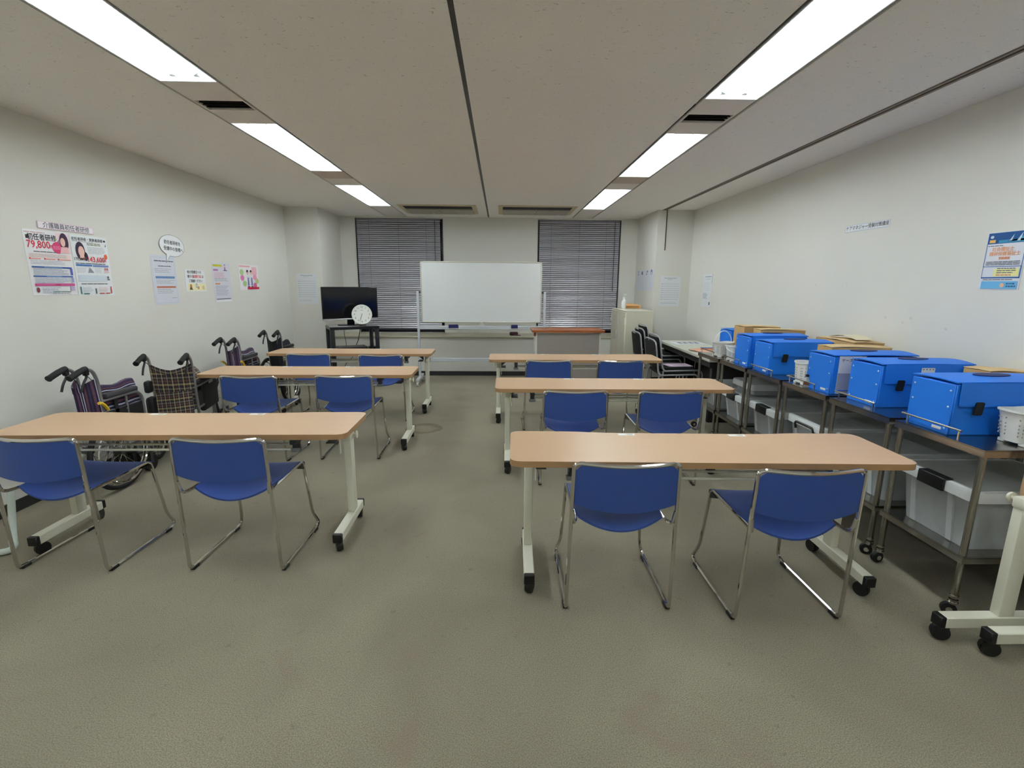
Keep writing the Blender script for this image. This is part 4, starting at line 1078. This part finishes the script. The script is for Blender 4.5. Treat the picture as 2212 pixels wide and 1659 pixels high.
M_MESHB = mat('black_mesh', (16, 16, 18), .7, bump=.1, bscale=600)
M_SILV = mat('silver_tube', (196, 198, 202), .3, .6)
def black_chair():
    t = thing('black_chair', 'x', 'chair', group='stacked black chairs by the long desk')
    g = G(); g.tube(fillet([(-.215, .0, .46), (-.215, -.05, .81), (-.15, -.06, .835), (.15, -.06, .835), (.215, -.05, .81), (.215, .0, .46)], [0, .05, .05, .05, .05, 0], 4), .010, 8); g.build('back_frame', M_SILV, t)
    g = G(); g.sheet(lambda u, v: ((u - .5) * .40, -.012 - v * .045 - .02 * (1 - (2 * u - 1) ** 2), .52 + v * .295), 8, 6, .012); g.build('backrest', M_MESHB, t, angle=60)
    g = G(); g.sheet(lambda u, v: ((u - .5) * .43, .03 + v * .42, .455 - .012 * (1 - (2 * u - 1) ** 2) - (.03 * (v - .85) / .15 if v > .85 else 0)), 10, 10, .03); g.build('seat', M_MESHB, t, angle=60)
    for s in (-1, 1):
        g = G(); g.tube(fillet([(s * .215, .0, .47), (s * .225, .02, .43), (s * .225, .44, .44), (s * .225, .47, .40), (s * .235, .45, .012), (s * .235, -.02, .012), (s * .217, .01, .43)], [0, .03, .04, .04, .05, .05, 0], 4), .010, 8); g.build('side_frame', M_SILV, t)
        g = G(); g.cyl((s * .218, .0, .62), (s * .20, -.02, .62), .008, 8); g.build('bolt', M_CHROME, t)
    return t
bc = black_chair(); first = True
STACK = [(1.905, 6.64, 0, 0, 'bottom black chair of the far stack of three by the long desk'), (1.95, 6.64, .05, 0, 'middle black chair of the far stack of three by the long desk'), (1.995, 6.64, .10, 0, 'top black chair of the far stack of three by the long desk'),
         (1.84, 5.78, -0.0, 0, 'lower black chair of the near stack of two by the long desk'), (1.885, 5.78, .05, 0, 'upper black chair of the near stack of two, papers on its seat')]
for x, y, z, a, lab in STACK:
    o = bc if first else copy_tree(bc); first = False
    o.location = (x, y, z); o.rotation_euler = (0, 0, -PI / 2 + a); o['label'] = lab
t = paper_stack('flyer', 'pinkish printed flyer lying on the near stacked black chair', 'flyer', 2.12, 5.74, .5215, .30, .21, .1, mat('flyer_pink', (226, 206, 220), .6))
g = G(); g.box((-.13, 0, .0046), (.03, .18, .0008)); 
for k in range(5): g.box((.02, .07 - k * .03, .0046), (.2, .012, .0008))
g.build('print', mat('flyer_print', (178, 140, 170), .6), t, smooth=False)

# ------------------------------------------------------------ white frame with yellow pad cut by the left picture edge
t = thing('plastic_frame', 'white plastic tube frame with yellow strip at the left picture edge', 'frame', (-2.855, 2.47, 0), .1)
g = G(); g.tube(fillet([(.12, .16, .30), (.17, .06, .07), (.22, .0, .022), (.05, -.06, .018), (-.15, -.06, .018), (-.18, .0, .06), (-.17, .16, .30)], .06, 5), .017, 10); g.build('leg_frame', mat('mint_white_plastic', (222, 232, 222), .4), t)
g = G(); g.rbox((-.09, .13, .27), (.24, .05, .14), .02, 3); g.build('panel', mat('mint_white_plastic', (222, 232, 222), .4), t)
g = G(); g.rbox((-.09, .128, .195), (.24, .052, .035), .008); g.build('yellow_strip', mat('bright_yellow', (236, 222, 40), .5), t)
g = G(); g.rbox((-.10, .104, .255), (.17, .006, .05), .004); g.build('grip_slot', M_DGREY, t)

# ------------------------------------------------------------ posters and papers
INK = mat('ink_black', (40, 38, 46), .6)
def ink(name, rgb): return mat('ink_' + name, rgb, .6, var=.02)
class Poster:
    """flat sheet; u to the right, v up, both in metres from the lower left corner; side L / R / F says which wall it hangs on"""
    def __init__(s, name, label, cat, side, pos, w, h, rgb=(240, 240, 242), rot=0.0, poly=None, group=None, curl=0.0):
        s.t = thing(name, label, cat, group=group); s.w, s.h, s.z = w, h, .0015
        if side == 'L': m = Matrix(((0, 0, 1), (1, 0, 0), (0, 1, 0)))
        elif side == 'R': m = Matrix(((0, 0, -1), (-1, 0, 0), (0, 1, 0)))
        elif side == 'F': m = Matrix(((1, 0, 0), (0, 0, -1), (0, 1, 0)))
        else: m = Matrix(((0, 0, -1), (-1, 0, 0), (0, 1, 0)))
        m4 = m.to_4x4(); m4.translation = Vector(pos)
        s.t.matrix_world = m4 @ Matrix.Rotation(rot, 4, 'Z')
        g = G()
        if poly: g.prism(poly, .0006, .0014)
        else: g.b2(0, w, 0, h, .0006, .0014)
        s.sheet = g.build('sheet', mat('sheet_%d_%d_%d' % rgb, rgb, .55, var=.008), s.t, smooth=False)
        s.parts = {}; s.many = set()
    def _g(s, name, rgb):
        k = (name, rgb)
        if k not in s.parts: s.z += .0002; s.parts[k] = (G(), s.z)
        return s.parts[k]
    def rect(s, name, rgb, x0, y0, x1, y1):
        g, z = s._g(name, rgb); g.b2(x0 * s.w, x1 * s.w, y0 * s.h, y1 * s.h, z - .00012, z); return s
    def ell(s, name, rgb, x, y, rx, ry, n=20):
        g, z = s._g(name, rgb); g.prism([(x * s.w + rx * math.cos(2 * PI * k / n), y * s.h + ry * math.sin(2 * PI * k / n)) for k in range(n)], z - .00012, z); return s
    def poly(s, name, rgb, pts):
        g, z = s._g(name, rgb); g.prism([(x * s.w, y * s.h) for x, y in pts], z - .00012, z); return s
    def text(s, name, rgb, body, x, y, size, bold=0.0, sx=1.0, align='CENTER'):
        g, z = s._g(name, rgb); v, f = text_mesh(body, size, bold, align, sx)
        g.add([(p[0] + x * s.w, p[1] + y * s.h, z + p[2]) for p in v], f); return s
    def lines(s, name, rgb, x0, x1, y0, y1, n, th=.35, gap=True):
        s.many.add((name, rgb)); g, z = s._g(name, rgb); st = (y1 - y0) / max(1, n)
        for k in range(n):
            yy = y1 - st * (k + .5); xe = x1 - (x1 - x0) * (random.uniform(0, .25) if gap else 0); x = x0
            while x < xe - 1e-4:
                q = min(xe, x + random.uniform(.06, .16) * (x1 - x0) / .6); g.b2(x * s.w, q * s.w, (yy - st * th / 2) * s.h, (yy + st * th / 2) * s.h, z - .00012, z); x = q + .012
        return s
    def done(s):
        for (name, rgb), (g, z) in s.parts.items():
            o = g.build(name, ink('%d_%d_%d' % rgb, rgb), s.t, smooth=False)
            if (name, rgb) in s.many: o['kind'] = 'stuff'
        return s.t
K = (40, 38, 48); RED = (214, 46, 66); PINK = (236, 150, 178); MAG = (206, 60, 120); SKY = (120, 160, 210); BLU = (40, 86, 160); SKIN = (244, 196, 184); HAIR = (58, 34, 62); GREY = (150, 150, 158); LG = (196, 196, 204); ROSE = (240, 206, 214)
EPS = .0008
# sign over the two big posters
p = Poster('wall_sign', 'long white paper sign with pink border over the two big posters', 'sign', 'L', (XL + EPS + .004, 3.50, 1.806), .46, .047, (248, 240, 246), 0)
p.rect('border', (238, 190, 220), 0, 0, 1, .06).rect('border', (238, 190, 220), 0, .94, 1, 1).rect('border', (238, 190, 220), 0, 0, .008, 1).rect('border', (238, 190, 220), .992, 0, 1, 1)
p.text('lettering', (78, 74, 82), '介護職員初任者研修', .5, .46, .042, .0003, 1.02).done()
# poster one
p = Poster('course_poster', 'course poster with red price 79,800 and a pink bubble, leftmost on the left wall', 'poster', 'L', (XL + EPS, 3.383, 1.360), .35, .432, (242, 240, 242))
p.poly('picture', (248, 222, 228), [(.62, .70), (1, .66), (1, .985), (.70, .985)])
p.rect('band', (248, 226, 220), .05, .575, .97, .645)
p.lines('small_print', (206, 150, 160), .03, .60, .945, .975, 1)
p.text('headline', K, '初任者研修', .39, .885, .046, .0009, .95).rect('headline', K, .05, .86, .12, .915)
p.poly('leaf', (150, 190, 60), [(.67, .86), (.69, .91), (.705, .87)]).poly('leaf_dark', (50, 60, 100), [(.71, .83), (.755, .89), (.74, .83)])
p.text('price', RED, '79,800', .29, .775, .068, .0010, .95).text('price', RED, '円', .575, .755, .026, .0008)
p.ell('bubble', (222, 66, 120), .70, .75, .045, .040).lines('bubble_text', (244, 190, 210), .60, .80, .72, .78, 3, .3)
p.ell('hair', HAIR, .865, .85, .036, .062).ell('face', SKIN, .835, .845, .020, .030).poly('dress', (240, 190, 190), [(.74, .67), (.95, .67), (.93, .77), (.78, .77)])
p.lines('slogan', (110, 100, 106), .16, .84, .66, .685, 1, .5).lines('body_print', LG, .06, .92, .585, .64, 3).rect('pink_bars', (236, 150, 140), .06, .555, .28, .57).rect('pink_bars', (236, 150, 140), .38, .555, .6, .57).rect('pink_bars', (236, 150, 140), .68, .555, .95, .57)
for x in (.055, .365, .665): p.ell('red_dots', (200, 70, 60), x, .565, .006, .006)
p.lines('body_print', LG, .06, .95, .475, .545, 3)
p.rect('blue_bands', BLU, .06, .425, .94, .448).rect('blue_bands', BLU, .06, .285, .94, .305).rect('blue_light', SKY, .32, .43, .72, .443).rect('blue_light', SKY, .34, .288, .68, .302)
p.rect('side_bars', (90, 100, 190), .90, .32, .95, .425).rect('side_bars_light', (160, 170, 220), .90, .20, .95, .28)
p.lines('table_print', (178, 184, 206), .08, .88, .315, .42, 5).lines('table_print', (178, 184, 206), .08, .88, .19, .28, 4)
p.rect('magenta_band', (206, 84, 146), .06, .145, .95, .185).rect('magenta_dark', (184, 44, 104), .06, .15, .09, .18).rect('magenta_dark', (184, 44, 104), .5, .153, .62, .177)
p.ell('portrait', (120, 60, 70), .11, .085, .012, .018).lines('table_print', (178, 184, 206), .2, .62, .03, .13, 4).rect('lilac_box', (190, 176, 214), .84, .07, .94, .14).rect('green_line', (80, 140, 120), .42, .048, .82, .058).lines('footer', GREY, .4, .8, .015, .04, 1)
p.done()
# poster two
p = Poster('course_poster', 'course poster with red price 143,600 and a dark-haired woman, beside the sign', 'poster', 'L', (XL + EPS, 3.742, 1.350), .335, .44, (240, 242, 244))
p.text('headline', K, '初任者研修・実務者研修', .46, .93, .0265, .0006, .98).rect('headline', K, .90, .92, .96, .95).lines('small_print', GREY, .04, .6, .885, .905, 1)
p.ell('hair', HAIR, .22, .74, .042, .066).ell('hair', HAIR, .34, .655, .022, .032).ell('face', SKIN, .245, .73, .027, .040).poly('neck', SKIN, [(.18, .62), (.32, .62), (.29, .69), (.2, .69)])
p.poly('leaf_dark', (50, 60, 100), [(.92, .84), (.955, .89), (.95, .84)]).lines('slogan', (120, 124, 70), .42, .9, .84, .885, 2, .5).lines('body_print', LG, .42, .92, .70, .82, 5)
p.text('old_price', (96, 70, 74), '179,500円', .19, .605, .030, .0006, .95).text('price', RED, '143,600', .61, .605, .052, .0012, 1.0).text('price', RED, '円', .875, .595, .018, .0006).ell('badge', (226, 96, 50), .90, .665, .016, .020)
p.lines('caption', (84, 84, 96), .04, .94, .527, .548, 1, .6).rect('blue_band', (70, 120, 190), .04, .492, .47, .522).rect('blue_band_light', (120, 140, 200), .49, .488, .94, .518)
p.poly('pyramid', GREY, [(.33, .385), (.50, .385), (.40, .475)]).ell('people', (190, 110, 120), .83, .45, .008, .012).ell('people', (190, 110, 120), .89, .45, .008, .012).rect('people_body', (230, 200, 204), .79, .39, .93, .43)
p.lines('body_print', LG, .05, .3, .38, .475, 5).lines('body_print', LG, .54, .76, .38, .475, 5).rect('blue_wash', (216, 226, 236), .05, .24, .82, .345).lines('body_print', LG, .07, .8, .25, .34, 5).ell('portrait', (90, 80, 90), .88, .31, .008, .010).rect('suit', (120, 120, 140), .85, .26, .92, .285)
p.lines('caption', (84, 84, 96), .10, .94, .187, .208, 1, .6).rect('teal_bars', (30, 110, 100), .05, .03, .08, .15).rect('teal_bars', (30, 110, 100), .12, .025, .28, .042).rect('dark_bars', (60, 84, 90), .46, .03, .49, .12).rect('red_bars', (206, 70, 66), .90, .03, .93, .15).rect('red_bars', (206, 70, 66), .56, .025, .70, .042).rect('red_bars', (206, 70, 66), .74, .025, .87, .042)
p.lines('table_print', (196, 206, 210), .12, .42, .06, .15, 4).lines('table_print_pink', (238, 206, 206), .55, .86, .06, .15, 4).done()
# speech bubble
bp_ = []
for k in range(40):
    a = -PI / 2 - .55 + 2 * PI * k / 40
    bp_.append((.178 + .178 * math.cos(a), .118 + .098 * math.sin(a)))
tail = [(.11, .025), (.085, -.045), (.065, .040)]
i0 = min(range(40), key=lambda k: (bp_[k][0] - .11) ** 2 + (bp_[k][1] - .025) ** 2)
i1 = min(range(40), key=lambda k: (bp_[k][0] - .055) ** 2 + (bp_[k][1] - .045) ** 2)
bp_ = [q for k, q in enumerate(bp_) if k not in (i0, i1)]
bp2 = sorted(bp_ + [(.074, -.045)], key=lambda q: math.atan2(q[1] - .118, q[0] - .178))
p = Poster('speech_bubble_sign', 'white speech-bubble sign over the plain notice on the left wall', 'sign', 'L', (XL + EPS + .004, 4.683, 1.678), .356, .216, (246, 246, 248), -.04, poly=bp2)
g = G(); g.tube([(x, y, .0012) for x, y in bp2], .0016, 5, True); g.build('outline', ink('bubble_edge', (120, 122, 126)), p.t)
p.text('lettering', K, '初任者研修を', .52, .66, .040, .0007).text('lettering', K, '受講中の皆様へ', .55, .40, .040, .0007).done()
# plain notice with two bars
p = Poster('notice_sheet', 'laminated notice with a blue and a brown bar under the speech bubble', 'notice', 'L', (XL + EPS, 4.545, 1.250), .34, .445, (222, 224, 234))
p.rect('border', (180, 186, 206), .05, .03, .055, .95).rect('border', (180, 186, 206), .945, .03, .95, .95).rect('border', (180, 186, 206), .05, .03, .95, .034).rect('border', (180, 186, 206), .05, .946, .95, .95)
p.lines('title', (90, 90, 104), .14, .92, .87, .895, 1, .8, False).lines('title', (90, 90, 104), .28, .8, .77, .79, 1, .8, False).lines('body_print', GREY, .12, .85, .64, .74, 3, .22).rect('blue_bar', (112, 146, 196), .12, .53, .90, .575).lines('body_print', GREY, .12, .9, .42, .51, 3, .22).rect('brown_bar', (200, 126, 104), .12, .335, .90, .375).lines('body_print', GREY, .12, .85, .22, .32, 3, .22).lines('body_print', GREY, .7, .92, .12, .14, 1, .5).done()
# square notice
p = Poster('small_notice', 'square notice with black writing and yellow picture strip on the left wall', 'notice', 'L', (XL + EPS, 5.005, 1.362), .34, .218, (244, 245, 246))
p.rect('yellow_strip', (250, 242, 196), .10, .04, .98, .36)
p.text('lettering', K, '他の受講生への', .47, .87, .032, .0006, 1.05).text('lettering', K, '様々な', .27, .67, .032, .0006, 1.05).text('red_lettering', (226, 84, 96), '勧誘行為', .59, .67, .032, .0006, 1.05).text('lettering', K, 'は', .86, .67, .032, .0006).text('lettering', K, 'ご遠慮ください', .5, .47, .032, .0006, 1.0)
p.ell('figure', (196, 130, 80), .24, .25, .016, .018).poly('figure_body', (120, 80, 60), [(.16, .08), (.32, .08), (.27, .2), (.2, .2)]).ell('magnifier', (110, 110, 120), .52, .26, .018, .022).ell('lens', (236, 236, 230), .52, .26, .012, .016).poly('hand', (196, 140, 90), [(.55, .1), (.62, .1), (.64, .22), (.58, .22)]).ell('second_figure', (226, 206, 150), .84, .17, .02, .022).done()
# narrow notice
p = Poster('narrow_notice', 'notice with yellow heading and purple tags, second from the far end of the left wall', 'notice', 'L', (XL + EPS, 5.485, 1.236), .35, .43, (226, 224, 234))
p.rect('yellow_heading', (214, 206, 40), .06, .90, .55, .955).ell('figure_hair', (60, 40, 60), .72, .935, .010, .014).ell('figure_face', SKIN, .72, .915, .010, .012).poly('figure_body', (180, 110, 170), [(.67, .82), (.77, .82), (.75, .895), (.69, .895)]).rect('figure_base', (80, 76, 100), .62, .80, .84, .82)
p.rect('purple_tag', (190, 130, 190), .06, .79, .32, .84).rect('orange_tag', (220, 150, 110), .10, .45, .36, .49).lines('pink_print', (226, 150, 180), .08, .8, .62, .76, 4, .3).lines('body_print', (150, 146, 170), .08, .85, .53, .62, 3, .3).lines('body_print', (150, 146, 170), .10, .85, .17, .43, 7, .26).rect('footer_rule', (90, 90, 100), .08, .075, .90, .095).rect('footer_sheet', (250, 250, 250), .04, .01, .96, .06).done()
# pink poster
p = Poster('pink_poster', 'poster with two small figures, green and pink circles, farthest on the left wall', 'poster', 'L', (XL + EPS, 6.03, 1.362), .475, .305, (246, 240, 242))
p.rect('pink_heading', (238, 180, 190), .03, .90, .58, .96).rect('pink_square', (248, 190, 200), .66, .62, .92, .92)
for x, y, c in ((.14, .70, (176, 206, 140)), (.25, .26, (170, 204, 140)), (.90, .36, (190, 196, 140)), (.15, .48, (224, 130, 180)), (.80, .52, (244, 160, 190)), (.78, .18, (214, 100, 150))): p.ell('circle', c, x, y, .045, .035)
for x in (.42, .60):
    p.ell('figure_hair', (50, 36, 44), x, .73, .024, .022).ell('figure_face', SKIN, x + .005, .66, .019, .020).poly('uniform', (246, 240, 244), [(x - .06, .40), (x + .06, .40), (x + .05, .62), (x - .05, .62)]).poly('trousers', (120, 130, 190), [(x - .03, .18), (x + .06, .18), (x + .05, .5), (x - .01, .5)]).rect('shoes', (60, 50, 60), x - .03, .12, x + .07, .16)
p.rect('red_band', (206, 30, 70), .36, .03, .98, .12).done()
# paper on the left column
def plain(name, lab, side, pos, w, h, seed):
    random.seed(seed)
    p = Poster(name, lab, 'notice', side, pos, w, h, (232, 233, 236))
    p.lines('title', (140, 140, 146), .2, .8, .92, .95, 1, .5, False).lines('title', (140, 140, 146), .35, .6, .88, .90, 1, .5, False).lines('body_print', (196, 197, 202), .06, .94, .20, .78, 8, .16, False)
    p.lines('row_heads', (164, 165, 172), .06, .14, .20, .78, 8, .25, False).lines('body_print', (196, 197, 202), .06, .9, .08, .14, 2, .3).done()
plain('column_notice', 'laminated white timetable on the far left column', 'F', (-2.995, CLY - EPS, 1.150), .30, .44, 3)
plain('column_notice', 'laminated white timetable on the front of the far right column', 'F', (2.362, CRY - EPS, 1.150), .305, .44, 4)
p = Poster('wall_notice', 'narrow white notice near the far end of the right wall', 'notice', 'R', (XR - EPS, 6.84, 1.176), .30, .437, (236, 237, 240))
p.lines('title', (110, 112, 120), .2, .9, .90, .925, 1, .6, False).lines('title', (150, 152, 160), .35, .8, .83, .85, 1, .5, False).lines('body_print', (206, 208, 214), .1, .9, .48, .75, 5, .14).lines('blue_print', (130, 140, 166), .1, .62, .24, .42, 6, .35).rect('dark_mark', (70, 72, 80), .80, .06, .90, .15).rect('clip', (120, 120, 120), .975, .70, .99, 1.0).done()
# four sheets with pictograms on the side of the right column
for k, (sh_, nm) in enumerate((('ring', 'ring'), ('oval', 'oval'), ('slash', 'slanted'), ('disc', 'round'))):
    y0 = 8.30 - k * .235
    p = Poster('pictogram_sheet', 'pale sheet with a small %s pictogram on the side of the right column' % nm, 'notice', 'R', (CRX - EPS, y0, 1.372), .215, .318, (222, 224, 234), group='pictogram sheets on the right column')
    cc = (100, 104, 130)
    if sh_ == 'ring': p.ell('pictogram', cc, .5, .86, .032, .034).ell('pictogram_inner', (222, 224, 234), .5, .86, .022, .024)
    elif sh_ == 'oval': p.ell('pictogram', cc, .45, .86, .05, .028).ell('pictogram_dot', (222, 224, 234), .6, .87, .014, .012)
    elif sh_ == 'slash': p.poly('pictogram', cc, [(.35, .76), (.55, .76), (.72, .96), (.5, .96)]).ell('pictogram_dot', (222, 224, 234), .52, .84, .012, .016)
    else: p.ell('pictogram', cc, .5, .87, .042, .042).ell('pictogram_inner', (222, 224, 234), .5, .83, .022, .024)
    p.lines('body_print', (208, 210, 222), .1, .9, .1, .68, 7, .1).done()
# sign and poster on the right wall
p = Poster('wall_sign', 'long white paper sign with black characters on the right wall', 'sign', 'R', (XR - EPS, 4.078, 1.886), .467, .050, (242, 244, 248))
p.rect('border', (180, 194, 212), 0, 0, 1, .05).rect('border', (180, 194, 212), 0, .95, 1, 1).rect('border', (180, 194, 212), 0, 0, .006, 1).rect('border', (180, 194, 212), .994, 0, 1, 1)
p.text('lettering', (52, 48, 58), 'ケアマネジャー受験対策講座', .5, .5, .0345, .0004, 1.0).done()
p = Poster('exam_course_poster', 'blue and white poster with orange headings at the right end of the right wall', 'poster', 'R', (XR - EPS, 2.856, 1.447), .225, .317, (232, 232, 240))
p.rect('blue_header', (16, 84, 150), .02, .80, .98, .99).rect('wave_art', (60, 150, 190), .30, .81, .98, .86).poly('wave_art', (60, 150, 190), [(.5, .83), (.98, .83), (.98, .97), (.8, .88)]).poly('wave_white', (214, 232, 240), [(.56, .84), (.66, .95), (.62, .84)]).poly('wave_white', (214, 232, 240), [(.74, .83), (.86, .97), (.82, .83)])
p.rect('orange_badge', (246, 196, 100), .07, .82, .22, .87).ell('badge_top', (214, 220, 230), .12, .92, .010, .008)
p.rect('frame', (40, 100, 170), .02, .40, .035, .80).rect('frame', (40, 100, 170), .965, .40, .98, .80).rect('frame', (40, 100, 170), .02, .40, .98, .41).rect('frame', (40, 100, 170), .02, .20, .98, .222).rect('frame', (40, 100, 170), .02, .20, .03, .40).rect('frame', (40, 100, 170), .955, .20, .98, .40)
p.lines('small_print', (120, 120, 134), .06, .45, .755, .775, 1, .7).text('orange_heading', (240, 168, 120), '社会福祉士', .45, .70, .0245, .0005).text('orange_heading', (240, 168, 120), '精神保健福祉士', .51, .62, .0245, .0005).text('orange_small', (236, 150, 110), '受験講座', .52, .545, .016, .0004)
p.lines('list_print', (80, 84, 104), .08, .92, .425, .50, 3, .45, False).rect('yellow_box', (246, 240, 170), .32, .235, .94, .37).lines('contact_print', (90, 92, 100), .40, .88, .28, .385, 3, .4).lines('contact_orange', (220, 150, 120), .4, .86, .24, .275, 1, .6).rect('sky_footer', (110, 182, 226), .06, .02, .96, .15).ell('footer_mark', (240, 190, 150), .60, .08, .012, .012).lines('footer_print', (40, 90, 130), .70, .95, .04, .13, 2, .5).lines('small_print', (120, 120, 134), .08, .9, .165, .19, 1, .6).done()
# scuffs left on the right wall
WR = bpy.data.objects['wall_right']
for y, z, r_ in ((4.37, 1.47, .010), (3.98, 1.48, .008), (4.45, 1.215, .009), (3.52, 1.24, .012), (3.36, 1.215, .008), (3.02, 1.20, .010), (3.30, 1.25, .014)):
    g = G(); g.prism([(r_ * math.cos(2 * PI * k / 10), r_ * .8 * math.sin(2 * PI * k / 10 + .3)) for k in range(10)], 0, .0006)
    g.v = [(XR - .0002 - p[2], y + p[0], z + p[1]) for p in g.v]
    g.build('scuff', mat('scuff_grey', (216, 213, 206), .7), WR, smooth=False)
